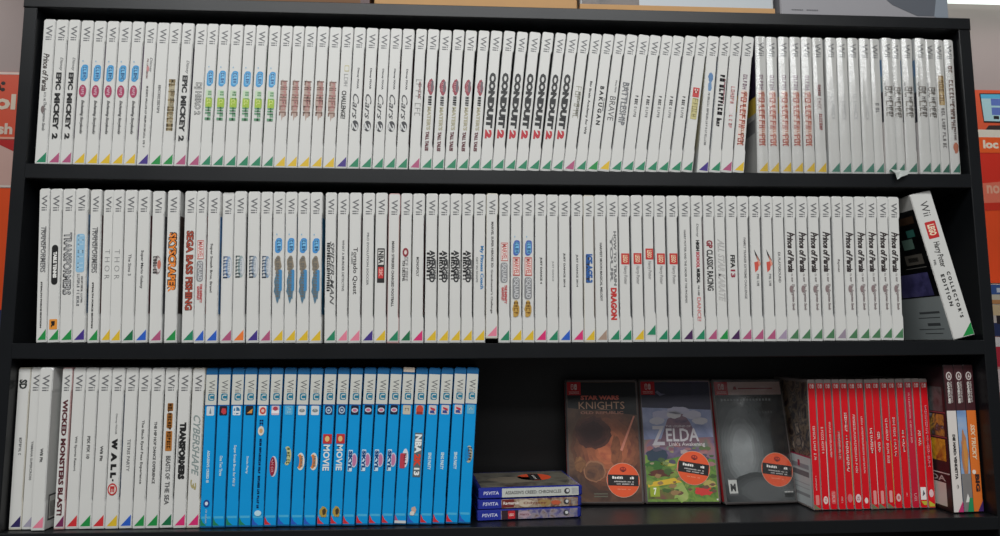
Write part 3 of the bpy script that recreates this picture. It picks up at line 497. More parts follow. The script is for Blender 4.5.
# ------------------------------------------------------------------ rows of cases
ORD = ['first', 'second', 'third', 'fourth', 'fifth', 'sixth', 'seventh', 'eighth', 'ninth', 'tenth', 'eleventh', 'twelfth', 'thirteenth', 'fourteenth', 'fifteenth']
NUM = ['zero', 'one', 'two', 'three', 'four', 'five', 'six', 'seven', 'eight', 'nine', 'ten', 'eleven', 'twelve', 'thirteen', 'fourteen', 'fifteen']
SHELF = {1: 'top', 2: 'middle', 3: 'bottom'}
rng = random.Random(4)
FWD = {(1, 58): .001, (1, 69): .004, (1, 71): .002, (1, 72): .004, (3, 2): .006, (2, 5): -.003, (2, 14): -.006, (2, 9): -.005, (2, 3): .002, (2, 11): -.003}
UP = {(2, 35): .0055}
def place_row(r, keys, tab, y0, notch):
    tot = {}
    for k in keys: tot[k] = tot.get(k, 0)+1
    seen = {}
    for i, (k, (x, lean, w)) in enumerate(zip(keys, tab)):
        d = D[k]; th = R_(lean); ww = w*MM
        n = .0004 if d['shell'] == 'blue' else notch(i)
        xc = x*MM+ww/2*math.cos(th)
        y = y0+rng.uniform(-.0008, .0008)-FWD.get((r, i), 0)
        z = board_z(r, xc)+abs(math.sin(th))*ww/2+.0001+UP.get((r, i), 0)+(.0004*rng.random())
        root = empty('game_case', (xc, y, z), (0, th, 0), (ww/CW, 1, .978 if (r, i) == (2, 35) else 1))
        sh = bpy.data.objects.new('case_shell', shell_mesh(d['shell'], n)); COL.objects.link(sh); sh.parent = root
        sl = bpy.data.objects.new('spine_sleeve', sleeve_mesh(k, 'blue' if d['shell'] == 'blue' else 'white', n, d['tri'], d['els'], d['cov'], d['side'], d['shift'])); COL.objects.link(sl); sl.parent = root
        if d['wrap'] and (r, i) != (1, 57):
            wr = bpy.data.objects.new('clear_wrap', wrap_mesh(i % 5)); COL.objects.link(wr); wr.parent = root
        seen[k] = seen.get(k, 0)+1
        lab = d['look']
        if tot[k] > 1:
            lab += ', %s of %s' % (ORD[seen[k]-1], NUM[tot[k]])
            if len(lab.split()) < 15: lab += ' from left'
        if len(lab.replace('-', ' ').split()) < 14: lab += ', on %s shelf' % SHELF[r]
        grp = {1: 'white game cases on the top shelf', 2: 'white game cases on the middle shelf', 3: 'white game cases on the bottom shelf'}[r]
        if d['shell'] == 'blue': grp = 'blue game cases on the bottom shelf'
        tag(root, lab, 'game case', grp)
        yield root
assert len(ROW1) == len(TAB1) and len(ROW2) == len(TAB2) and len(ROW3) == len(TAB3), (len(ROW1), len(TAB1), len(ROW2), len(TAB2), len(ROW3), len(TAB3))
rowA = list(place_row(1, ROW1, TAB1, .0085, lambda i: (.0004, .0008, .0006)[i % 3] if i < 30 else ((.0010, .0013, .0008)[i % 3] if i < 58 else .0005)))
rowB = list(place_row(2, ROW2, TAB2, .0070, lambda i: (.0004, .0007)[i % 2] if i < 22 else ((.0008, .0011)[i % 2] if i < 46 else (.0016 if i in (46, 48, 50, 56, 57, 58, 63) else .0011))))
rowC = list(place_row(3, ROW3, TAB3, .0139, lambda i: (.0006, .0009)[i % 2]))
# torn flap of wrap hanging over the board edge under the first of the wrapped stacked-letter cases
mb = MB()
fl = [(-.004, -.0024, .0060), (.012, -.0026, .0052), (.0165, -.0105, .0035), (.0135, -.0118, -.0030), (.004, -.0122, -.0065), (-.002, -.0125, -.0105), (-.0035, -.0114, -.0015)]
c = (.005, -.010, .001)
mb.raw([c]+fl, [(0, i+1, (i+1) % 7+1) for i in range(7)], mat((176, 180, 176), .25, .1, 200., coat=.6, bump=.4))
mb.build('wrap_flap', rowA[69])
# barcode sticker on the jutting case's right cover
mb = MB(); fr = (Vector((CW/2+.00008, .006, .010)), Y_, Z_, X_)
mb.decal(fr, [(0, 0), (.030, 0), (.030, .030), (0, .030)], ink((60, 58, 58)), 1)
mb.decal(fr, [(.002, .002), (.028, .002), (.028, .028), (.002, .028)], ink((206, 204, 198)), 2)
for q in range(9): mb.decal(fr, [(.004+q*.0025, .004), (.0052+q*.0025, .004), (.0052+q*.0025, .022), (.004+q*.0025, .022)], ink((50, 48, 48)), 3)
mb.build('barcode_label', rowC[2])

# ------------------------------------------------------------------ wide collector's box leaning on the middle shelf
def collectors_box():
    w, H, Dp = .0300, .198, .135
    root = empty('game_case', (.5716, .008, board_z(2, .57)+.0003), (0, R_(-13.6), 0))
    tag(root, 'wide white boxed game case leaning left at middle shelf end', 'game case')
    mb = MB(); mb.extr([(0.0005, 0), (w-.0005, 0), (w, .0008), (w, H-.0015), (w-.0015, H), (.0015, H), (0, H-.0015), (0, .0008)], .0002, Dp, mat((206, 204, 200), .35, .03, 40.), .0007); mb.build('case_shell', root)
    mb = MB(); fr = (Vector((w/2, 0, 0)), X_, Z_, -Y_)
    mb.decal(fr, rrect(-w/2+.0008, w/2-.0008, .001, H-.001, .0005), mat(PAPER, .36, .025, 30.), 1)
    mb.decal(fr, [(-.002, .0015), (w/2-.001, .0015), (w/2-.001, .017)], ink(GRN2), 2)
    draw(mb, fr, w, H, [T('Wii', .065, .165, .52, .36, DG), RR(.205, .32, .52, .50, (196, 44, 46), .04), T('LEGO', .225, .30, .52, .34, (240, 220, 190), .03), T('Harry Potter', .345, .52, .5, .36, (60, 58, 58), .01, .15), T("C O L L E C T O R ' S", .555, .87, .66, .17, (66, 64, 64), .02), T('E D I T I O N', .565, .78, .36, .17, (66, 64, 64), .02), S(.46, .5, .2, .1, LG, 3)])
    fl = (Vector((0, .001, 0)), Y_, Z_, -X_)
    def rect(y0, y1, t0, t1, m, lay): mb.decal(fl, [(y0, H*(1-t1)), (y0, H*(1-t0)), (y1, H*(1-t0)), (y1, H*(1-t1))], m, lay)
    rect(.0, .128, .10, .70, art([(8, 8, 10), (16, 16, 20), (26, 30, 28)], 30.), 1)
    for y0, y1, t0, t1, c in ((.006, .05, .14, .19, (70, 50, 36)), (.012, .028, .23, .28, (60, 120, 110)), (.02, .042, .29, .36, (110, 140, 128)), (.010, .046, .40, .47, (110, 104, 96)), (.02, .04, .42, .45, (60, 58, 54)), (.008, .05, .49, .495, (140, 136, 130))):
        rect(y0, y1, t0, t1, ink(c), 2)
    rect(.010, .075, .53, .69, art([(50, 48, 90), (96, 92, 150), (130, 124, 170)], 30.), 2)
    rect(.0, .128, .70, .995, mat((176, 184, 184), .4, .05, 30.), 1)
    for k, (y0, y1, t0, t1) in enumerate(((.01, .05, .80, .815), (.012, .055, .84, .846), (.015, .04, .88, .90), (.01, .06, .92, .926), (.015, .05, .95, .956))):
        rect(y0, y1, t0, t1, ink((92, 96, 98)), 2)
    mb.build('printed_sleeve', root)
collectors_box()

# ------------------------------------------------------------------ bottom shelf: thin red cases, spine out (11 x 105 x 170 mm)
clear = mat((150, 138, 134), .22, .08, 30., coat=.4)
RW, RH, RDp = .0111, .170, .101
def joycon(mb, fr, cx, cz, s, m, bg, lay):
    mb.decal(fr, rrect(cx-s*.5, cx-s*.06, cz-s*.5, cz+s*.5, s*.22), m, lay)
    mb.decal(fr, rrect(cx-s*.40, cx-s*.16, cz-s*.38, cz+s*.38, s*.14), bg, lay+1)
    mb.decal(fr, ell(cx-s*.28, cz+s*.16, s*.08, s*.08, 8), m, lay+2)
    mb.decal(fr, rrect(cx+s*.06, cx+s*.5, cz-s*.5, cz+s*.5, s*.22), m, lay)
    mb.decal(fr, ell(cx+s*.28, cz-s*.06, s*.09, s*.09, 8), bg, lay+1)
PW = (236, 206, 200)
reds = [('red case with two-part title, leftmost of the thin red cases', [S(.36, .47, .5, .34, PW, 81, .22), S(.475, .625, .5, .34, PW, 82, .22), S(.74, .85, .42, .16, PW, 83), RR(.885, .96, .5, .5, (226, 130, 126), .1)]),
 ('thin red case with white edge strip and round white emblem at foot', [S(.37, .57, .5, .34, PW, 84, .2), E(.895, .955, .5, .66, (230, 206, 200)), S(.91, .94, .5, .3, (190, 90, 90), 3)]),
 ('thin red case with tall faint crest at foot', [S(.33, .60, .5, .26, PW, 85, .2), RR(.855, .955, .5, .6, (222, 90, 90), .2), S(.87, .94, .5, .4, (236, 190, 186), 86, .14)]),
 ('thin red case with dull grey-outlined title', [S(.40, .62, .5, .44, (150, 110, 106), 87, .2), S(.41, .61, .55, .24, PW, 88, .16), S(.895, .95, .5, .2, PW, 89)]),
 ('thin red case with long bold white title and pinkish emblem', [S(.26, .71, .5, .36, (240, 224, 216), 90, .3), E(.88, .945, .5, .7, (214, 110, 116))]),
 ('thin red case with long white title and large white foot emblem', [S(.265, .72, .5, .32, PW, 91, .24), E(.88, .945, .5, .76, (232, 206, 206)), S(.9, .93, .5, .4, (180, 100, 110), 4)]),
 ('thin red case with long fine title and small white dot at foot', [S(.29, .73, .5, .24, PW, 92, .2), E(.91, .955, .5, .5, (234, 214, 208))]),
 ('thin red case beside broad white edge strip, pale tall foot mark', [S(.38, .585, .5, .36, (240, 222, 214), 93, .26), RR(.855, .96, .5, .44, (224, 150, 146), .14)]),
 ('thin red case with short low title and pale tall foot mark', [S(.41, .565, .5, .36, (240, 222, 214), 94, .26), RR(.86, .96, .5, .44, (224, 150, 146), .14)]),
 ('thin red case with yellow-edged spine and medium title', [S(.31, .65, .5, .32, PW, 95, .24), RR(.86, .95, .5, .44, (226, 156, 152), .14)]),
 ('thin red case with medium title and round white foot emblem', [S(.30, .60, .5, .34, (232, 196, 192), 96, .3), E(.885, .945, .5, .66, (230, 190, 186)), E(.9, .93, .5, .36, (206, 110, 110))]),
 ('thin red case with short bold title and bare foot', [S(.40, .565, .5, .36, (240, 214, 206), 97, .3), S(.88, .91, .5, .14, PW, 3)]),
 ('crimson thin case with fine title starting near the top', [S(.11, .50, .5, .22, (232, 180, 180), 98, .2), S(.885, .945, .5, .4, (232, 160, 164), 99, .2)]),
 ('thin red case with one short word and white square at foot', [S(.405, .52, .5, .36, (240, 222, 214), 100, .28), RR(.84, .935, .5, .8, (236, 230, 226), .05), PG([(.35, .91), (.5, .86), (.75, .89)], (90, 80, 90)), PG([(.08, .945), (.92, .945), (.92, .975), (.5, .975)], (190, 180, 60))]),
 ('thin red case with long pink title, rightmost of the thin red cases', [S(.21, .69, .5, .34, (228, 150, 160), 101, .3), E(.855, .915, .5, .66, (226, 190, 192)), PG([(.08, .94), (.92, .97), (.92, .985), (.08, .985)], (190, 180, 60))])]
x0 = .3925; step = (.5590-.3925)/15
EDGE = {1: (232, 214, 206), 4: (214, 170, 110), 7: (226, 206, 198), 9: (206, 150, 60)}
for i, (lab, els) in enumerate(reds):
    th = R_(.9-.06*i)*0; xc = x0+step*(i+.5)
    root = empty('game_case', (xc, .0485+rng.uniform(-.001, .001), board_z(3, xc)+.0002+rng.uniform(0, .0006)), (0, 0, 0))
    w = step-.0003
    mb = MB(); mb.extr([(-w/2+.0008, 0), (w/2-.0008, 0), (w/2, .001), (w/2, RH-.002), (w/2-.0012, RH), (-w/2+.0012, RH), (-w/2, RH-.002), (-w/2, .001)], .0002, RDp, clear, .0008); mb.build('case_shell', root)
    mb = MB(); fr = (Vector((0, 0, 0)), X_, Z_, -Y_)
    rc = (218, 12, 28) if i != 12 else (196, 24, 52)
    mb.decal(fr, [(-w/2+.0007, .0035), (-w/2+.002, .0012), (w/2-.0011, .0012), (w/2-.0011, RH-.0052), (-w/2+.0007, RH-.0052)], mat(rc, .35, .05, 40., coat=.2), 1)
    mb.decal(fr, [(w/2-.00105, .006), (w/2-.0003, .006), (w/2-.0003, RH*.52), (w/2-.00105, RH*.52)], ink(EDGE.get(i, (190, 120, 112))), 1)
    joycon(mb, fr, .0, RH*.947, .0056, ink((240, 214, 210)), ink(rc), 2)
    if i in (7, 8, 9, 0): mb.decal(fr, [(-w/2+.001, .0014), (w/2-.0012, .0014), (-w/2+.001, .008)], ink((110, 120, 90)), 2)
    draw(mb, fr, w-.0014, RH, els, 5)
    xl = -w/2-.00004
    if i == 0:
        fl = (Vector((xl, .002, 0)), Y_, Z_, -X_)
        mb.decal(fl, [(0, .066), (.1, .066), (.1, RH-.004), (0, RH-.004)], art([(20, 18, 22), (60, 44, 44), (130, 110, 90), (40, 40, 54), (170, 150, 130)], 70., 3.), 1)
        mb.decal(fl, [(0, .066), (.1, .066), (.1, .068), (0, .068)], ink((170, 40, 80)), 2)
        mb.decal(fl, [(0, .003), (.1, .003), (.1, .066), (0, .066)], mat((200, 206, 206), .35, .04, 30.), 1)
        for q, (a, b, cc) in enumerate(((.050, .056, (150, 150, 156)), (.040, .047, (120, 116, 120)), (.030, .031, (170, 170, 172)), (.024, .025, (170, 170, 172)), (.014, .018, (150, 152, 154)))):
            mb.decal(fl, [(.006, a), (.06, a), (.06, b), (.006, b)], ink(cc), 2)
        mb.decal(fl, [(.03, .052), (.036, .052), (.036, .060), (.03, .060)], ink((170, 40, 70)), 3)
    mb.build('spine_sleeve', root)
    tag(root, lab, 'game case', 'thin red game cases on the bottom shelf')

# ------------------------------------------------------------------ three brown-topped cases at the right end
GH = .1895; GW = .0139
gc = [('brown-topped case with white spine and black title, beside red cases', (222, 214, 208), [T('DIE HARD: VENDETTA', .475, .775, .55, .30, (58, 54, 54), .03), T('*', .81, .84, .55, .3, K, .05)], (196, 50, 110)),
      ('brown-topped case with blue to orange picture spine, middle of three', (120, 150, 190), [BL(.46, .76, .55, .66, (184, 124, 84), 22), BL(.50, .72, .6, .40, (206, 140, 70), 21), RR(.74, .99, .5, 1., (128, 124, 122), 0), PG([(.25, .93), (.5, .87), (.8, .925)], (226, 222, 216))], (40, 140, 90)),
      ('brown-topped case with orange spine, rightmost on bottom shelf', (226, 118, 48), [T('SSX TRICKY', .41, .65, .5, .46, (236, 206, 170), .04, .2), E(.715, .745, .3, .4, (236, 220, 206)), T('BIG', .745, .86, .6, .46, (60, 40, 40), .05)], (66, 40, 100))]
gx = .5615
for i, (lab, c, els, tri) in enumerate(gc):
    xc = gx+(GW+.0003)*(i+.5)
    root = empty('game_case', (xc, .019+.001*i, board_z(3, xc)+.0003), (0, 0, 0))
    w = GW
    mb = MB(); mb.extr([(-w/2+.0006, 0), (w/2-.0006, 0), (w/2, .0008), (w/2, GH-.0018), (w/2-.0015, GH), (-w/2+.0015, GH), (-w/2, GH-.0018), (-w/2, .0008)], .0002, .130, mat((34, 28, 28), .35, .06, 40.), .0007); mb.build('case_shell', root)
    mb = MB(); fr = (Vector((0, 0, 0)), X_, Z_, -Y_)
    pm = mat(c, .36, .04, 40.) if i != 1 else art([(96, 130, 180), (140, 168, 206), (176, 186, 200)], 20.)
    mb.decal(fr, rrect(-w/2+.0007, w/2-.0007, .0015, GH*.685, .0003), pm, 1)
    mb.decal(fr, rrect(-w/2+.0007, w/2-.0007, GH*.685, GH-.001, .0006), mat((70, 36, 40), .36, .05, 40.), 1)
    draw(mb, fr, w-.0014, GH, [E(.05, .108, .5, .62, (206, 196, 192)), E(.058, .10, .5, .42, (90, 60, 60)), PG([(.4, .09), (.5, .065), (.66, .088)], (206, 196, 192)), T('NINTENDO', .118, .26, .66, .2, (190, 180, 176), .0), T('GAMECUBE', .118, .265, .38, .26, (226, 220, 214), .02)]+els)
    mb.decal(fr, [(-.001, .0018), (w/2-.0008, .0018), (w/2-.0008, .0155)] if i != 1 else [(-.0015, .0018), (w/2-.0008, .0018), (w/2-.0008, .019), (.002, .019)], ink(tri), 16)
    if i == 0:
        fl = (Vector((-w/2-.00004, .002, 0)), Y_, Z_, -X_)
        def rc_(y0, y1, z0, z1, m, lay): mb.decal(fl, [(y0, z0), (y1, z0), (y1, z1), (y0, z1)], m, lay)
        rc_(0, .124, .003, GH-.004, mat((46, 30, 34), .4, .1, 30.), 1)
        rc_(.004, .06, .128, .160, art([(20, 22, 24), (90, 96, 96), (50, 60, 60)], 60., 1.), 2)
        rc_(.004, .06, .096, .124, art([(80, 70, 60), (200, 150, 60), (60, 50, 50), (180, 180, 190)], 60., 2.), 2)
        rc_(.004, .06, .064, .092, art([(150, 90, 20), (220, 170, 40), (120, 40, 30)], 50., 5.), 2)
        for z in (.094, .126): rc_(0, .062, z, z+.0012, ink((150, 70, 80)), 3)
        rc_(.0, .07, .0475, .049, ink((200, 196, 192)), 2)
        mb.text(fl, 'NDA', .05, .038, (-.042, 0), (0, .007), ink((190, 186, 182)), 3, .02)
        rc_(.008, .07, .006, .036, mat((214, 210, 200), .4, .04, 40.), 2)
        rc_(.030, .034, .022, .026, ink((120, 110, 108)), 3)
    mb.build('spine_sleeve', root)
    tag(root, lab, 'game case', 'brown-topped game cases at the right end')

# ------------------------------------------------------------------ three cases shown face out, leaning on the back (105 x 170 x 11 mm)
def sticker(root, cx, cz, rot, lab=None):
    mb = MB(); r = .0228; fr = (Vector((cx, -.0009, cz)), X_*math.cos(rot)+Z_*math.sin(rot), Z_*math.cos(rot)-X_*math.sin(rot), -Y_)
    o_ = mat((226, 88, 46), .4, .04, 60.)
    mb.decal(fr, ell(0, 0, r, r, 40), mat((196, 170, 150), .4, .04, 60.), 0)
    mb.decal(fr, ell(0, 0, r*.975, r*.975, 40), o_, 1)
    a = math.asin(.32)
    def band(v0, v1):
        p = []
        for v in (v0, v1):
            h = math.sqrt(max(0, (r*.975)**2-v*v)); p += [(-h, v), (h, v)] if v == v0 else [(h, v), (-h, v)]
        return p
    mb.decal(fr, band(-.0075, .0070), mat((34, 32, 32), .4, .05, 60.), 2)
    def line(u0, u1, v, h, seed, c):
        f2 = (fr[0], -fr[2], fr[1], fr[3])    # turn the spine printer on its side
        rr = random.Random(seed); u = u0
        while u < u1:
            gw = rr.uniform(.5, .75)*h
            if rr.random() > .16:
                mb.decal(fr, [(u, v), (u+gw, v), (u+gw, v+h*rr.uniform(.62, 1)), (u, v+h*rr.uniform(.62, 1))], ink(c), 3)
            u += gw*1.3
    line(-.0150, .0150, .0015, .0036, 5, (236, 232, 226)); line(-.0125, .0135, -.0028, .0018, 6, (196, 190, 186)); line(-.0120, .0135, -.0058, .0018, 7, (196, 190, 186))
    mb.decal(fr, ell(0, .0142, .0046, .0034, 14), ink((150, 40, 30)), 3); mb.decal(fr, [(-.003, .0125), (.003, .0125), (0, .0105)], ink((60, 30, 26)), 4)
    mb.decal(fr, ell(-.0015, .0150, .001, .001, 8), ink((226, 88, 46)), 4); mb.decal(fr, ell(.0017, .0150, .001, .001, 8), ink((226, 88, 46)), 4)
    line(-.008, .009, -.0125, .0014, 9, (236, 150, 116))
    o = mb.build('round_sticker', root); o['label'] = 'round orange sticker with black band'
def face_case(loc, yaw, lean, lab, paint, st, wrap=False):
    w, H, d = .1045, .170, .011
    root = empty('game_case', loc, (R_(-lean), 0, R_(yaw)))
    tag(root, lab, 'game case', 'game cases shown face out on the bottom shelf')
    mb = MB(); mb.box(0, w, 0, d, 0, H, mat((96, 88, 86), .22, .06, 30., coat=.5), .0022); mb.build('case_shell', root)
    mb = MB(); fr = (Vector((0, 0, 0)), X_, Z_, -Y_)
    fl = (Vector((0, 0, 0)), Y_, Z_, -X_)
    mb.decal(fl, [(.0025, .004), (d-.0018, .004), (d-.0018, H-.005), (.0025, H-.005)], mat((186, 24, 36), .35, .05, 40.), 1)
    paint(mb, fr, w, H)
    # format badge at the top left
    rd = ink((190, 14, 26))
    mb.decal(fr, [(.0030, H*.865), (.0225, H*.865), (.0225, H-.0045), (.0030, H-.0045)], rd, 12)
    joycon(mb, fr, .0128, H*.932, .0085, ink((226, 190, 186)), rd, 13)
    mb.text(fr, 'NINTENDO', .0058, H*.885, (.014, 0), (0, .0018), ink((226, 180, 176)), 13, .02); mb.text(fr, 'SWITCH', .0058, H*.873, (.014, 0), (0, .0016), ink((226, 180, 176)), 13, .02)
    mb.build('printed_cover', root)
    sticker(root, *st)
    if wrap:
        mb = MB(); vs = []; fs = []; NX, NZ = 18, 28
        for j in range(NZ+1):
            for i in range(NX+1):
                a, b = i/NX, j/NZ
                e = math.sin(math.pi*a)*math.sin(math.pi*b)
                vs.append((.001+a*(w-.002), -.0014-.0012*e*(1+.7*math.sin(7*a+5*b)+.6*math.sin(11*b-4*a+1)), .001+b*(H-.002)))
        for j in range(NZ):
            for i in range(NX): q = j*(NX+1)+i; fs.append((q, q+1, q+NX+2, q+NX+1))
        mb.raw(vs, fs, film(.12, .9, 26.))
        o = mb.build('clear_wrap', root); o.data.polygons.foreach_set('use_smooth', [True]*len(o.data.polygons))
    return root
def base(mb, fr, w, H, m): mb.decal(fr, rrect(.0028, w-.0035, .0032, H-.0042, .001), m, 1)
def at(w, H): return lambda x, t: (x*w, H*(1-t))
def paintA(mb, fr, w, H):
    q = at(w, H)
    base(mb, fr, w, H, art([(58, 42, 38), (84, 60, 48), (104, 76, 58), (74, 52, 44)], 30., 1.))
    for k in range(8):
        f = 1-k*.1
        p = [(min(max(x, .0030), w-.0037), min(max(z, .0034), H-.0044)) for x, z in blobp(.56*w, .44*H, .50*w*f, .34*H*f, 14, 40, .05)]
        mb.decal(fr, p, art([(78+13*k, 52+6*k, 42+3*k), (96+14*k, 62+7*k, 46+4*k), (70+12*k, 44+5*k, 38+3*k)], 44., 2.+k), 1.15+.1*k)
    mb.decal(fr, [q(.03, .24), q(.96, .30), q(.96, .03), q(.03, .03)], ink((16, 14, 16)), 2.2)
    for k in range(4):
        f = 1-k*.16
        mb.decal(fr, blobp(.36*w, .56*H, .24*w*f, .13*H*f, 7, 34, .1), art([(70-8*k, 42-6*k, 38-5*k), (96-10*k, 56-8*k, 46-6*k)], 50., 3.+k), 2.6+.1*k)
    mb.decal(fr, blobp(.36*w, .255*H, .150*w, .085*H, 9, 30, .06), ink((150, 104, 76)), 3.4)
    mb.decal(fr, blobp(.36*w, .252*H, .132*w, .074*H, 9, 30, .06), art([(96, 68, 56), (120, 82, 60), (70, 50, 46)], 70., 4.), 3.6)
    mb.decal(fr, blobp(.17*w, .31*H, .075*w, .06*H, 11, 24, .12), art([(150, 104, 66), (110, 74, 52), (176, 128, 80)], 80., 5.), 3.6)
    mb.decal(fr, blobp(.66*w, .40*H, .075*w, .13*H, 12, 24, .14), art([(104, 60, 44), (140, 84, 56), (80, 50, 42)], 80., 6.), 3.6)
    mb.decal(fr, [q(.71, .58), q(.74, .59), q(.93, .31), q(.91, .305)], ink((206, 130, 108)), 6)
    mb.decal(fr, [a for a in blobp(.10*w, .12*H, .075*w, .10*H, 13, 20, .14)], ink((58, 42, 40)), 6)
    mb.text(fr, 'STAR WARS', *q(.21, .175), (.52*w, 0), (0, .036*H), ink((222, 110, 92)), 8, .05)
    mb.text(fr, 'KNIGHTS', *q(.18, .25), (.62*w, 0), (0, .06*H), ink((184, 140, 112)), 8, .0)
    mb.text(fr, 'OLD REPUBLIC', *q(.2, .292), (.58*w, 0), (0, .024*H), ink((170, 116, 96)), 8, .04)
    mb.decal(fr, [q(.36, .262), q(.52, .25), q(.68, .262), q(.52, .257)], ink((150, 120, 100)), 8)
    for k in range(2): mb.decal(fr, [q(.34, .925+.02*k), q(.52, .925+.02*k), q(.52, .915+.02*k), q(.34, .915+.02*k)], ink((96, 92, 78)), 8)
def paintB(mb, fr, w, H):
    q = at(w, H)
    base(mb, fr, w, H, art([(84, 70, 96), (120, 104, 130), (150, 110, 110), (110, 120, 110)], 40., 6.))
    mb.decal(fr, [q(.03, .27), q(.96, .27), q(.96, .03), q(.03, .03)], art([(20, 18, 36), (34, 30, 58), (26, 24, 46)], 14., 1.), 2)
    mb.decal(fr, [q(.22, .115), q(.25, .10), q(.30, .125), q(.36, .13), q(.28, .145)], ink((120, 116, 140)), 3)
    mb.decal(fr, [q(.03, .50), q(.96, .48), q(.96, .26), q(.03, .24)], art([(110, 118, 150), (140, 146, 176), (166, 168, 190)], 30., 2.), 3)
    mb.decal(fr, [q(.22, .56), q(.36, .34), q(.46, .27), q(.56, .27), q(.66, .36), q(.80, .56)], art([(96, 74, 92), (126, 96, 108), (84, 70, 92)], 40., 3.), 4)
    for k, (x, t, rx, rt) in enumerate(((.30, .30, .14, .035), (.52, .265, .16, .03), (.70, .30, .13, .035), (.22, .35, .10, .03), (.80, .35, .1, .03), (.45, .30, .1, .03))):
        mb.decal(fr, blobp(x*w, H*(1-t), rx*w, rt*H, 30+k, 22, .1), ink((168+4*k, 164+4*k, 186)), 5+k % 2)
    mb.decal(fr, [q(.03, .985), q(.96, .985), q(.96, .66), q(.6, .62), q(.3, .66), q(.03, .62)], art([(60, 96, 50), (120, 150, 66), (84, 120, 60), (150, 160, 80)], 46., 4.), 4)
    mb.decal(fr, blobp(.19*w, .375*H, .15*w, .055*H, 41, 20, .12), ink((48, 62, 78)), 6)
    mb.decal(fr, blobp(.17*w, .30*H, .14*w, .035*H, 42, 20, .2), ink((58, 104, 44)), 7)
    mb.decal(fr, blobp(.33*w, .31*H, .10*w, .022*H, 43, 20, .2), ink((176, 172, 80)), 7)
    mb.decal(fr, blobp(.23*w, .235*H, .16*w, .03*H, 44, 20, .2), art([(110, 60, 40), (80, 50, 50)], 60., 2.), 7)
    mb.decal(fr, [q(.04, .84), q(.40, .80), q(.5, .835), q(.05, .875)], ink((214, 176, 56)), 8)
    mb.decal(fr, [q(.04, .965), q(.50, .965), q(.5, .88), q(.05, .90)], art([(70, 80, 40), (110, 110, 60), (120, 80, 70)], 70., 2.), 7)
    mb.decal(fr, blobp(.47*w, .09*H, .10*w, .07*H, 45, 20, .25), art([(120, 160, 70), (170, 180, 110)], 60., 4.), 8)
    mb.decal(fr, blobp(.78*w, .095*H, .13*w, .035*H, 46, 20, .2), ink((206, 60, 56)), 8)
    mb.decal(fr, blobp(.86*w, .15*H, .08*w, .03*H, 47, 20, .2), ink((176, 160, 90)), 8)
    r = random.Random(5)
    for k in range(70):
        x = r.uniform(.06, .93); t = r.uniform(.56, .92); sc = r.uniform(.012, .035)
        cc = r.choice(((130, 90, 100), (156, 110, 112), (92, 110, 70), (120, 134, 80), (84, 80, 96), (150, 140, 110), (70, 92, 56)) if t < .72 else ((90, 120, 56), (130, 146, 70), (70, 96, 50), (150, 120, 80), (110, 80, 66)))
        mb.decal(fr, blobp(x*w, H*(1-t), sc*w*1.6, sc*H*.5, k, 10, .3), ink(cc), 8.2+.01*k)
    mb.decal(fr, [q(.07, .945), q(.195, .945), q(.195, .865), q(.07, .865)], ink((150, 166, 50)), 9)
    mb.text(fr, '7', *q(.115, .932), (.04*w, 0), (0, .055*H), ink((236, 240, 220)), 10, .03)
    mb.text(fr, 'Z', *q(.14, .545), (.17*w, 0), (0, .155*H), ink((190, 184, 190)), 9, .02)
    mb.text(fr, 'ELDA', *q(.33, .515), (.44*w, 0), (0, .105*H), ink((206, 200, 204)), 9, .02)
    mb.text(fr, 'THE LEGEND OF', *q(.33, .402), (.34*w, 0), (0, .018*H), ink((186, 176, 180)), 9, .02)
    mb.text(fr, "Link's Awakening", *q(.36, .56), (.48*w, 0), (0, .04*H), ink((214, 206, 206)), 9, .01)
    mb.decal(fr, ell(.955*w-.0012, .032*H, .0012, .0012, 10), ink((226, 222, 216)), 9)
    for k in range(9): mb.decal(fr, blobp(w*(.1+.09*k), H*(.43+.03*math.sin(k*2.1)), .05*w, .018*H, 60+k, 14, .25), ink(((150, 96, 96), (170, 150, 150), (96, 86, 110), (120, 130, 120))[k % 4]), 5)
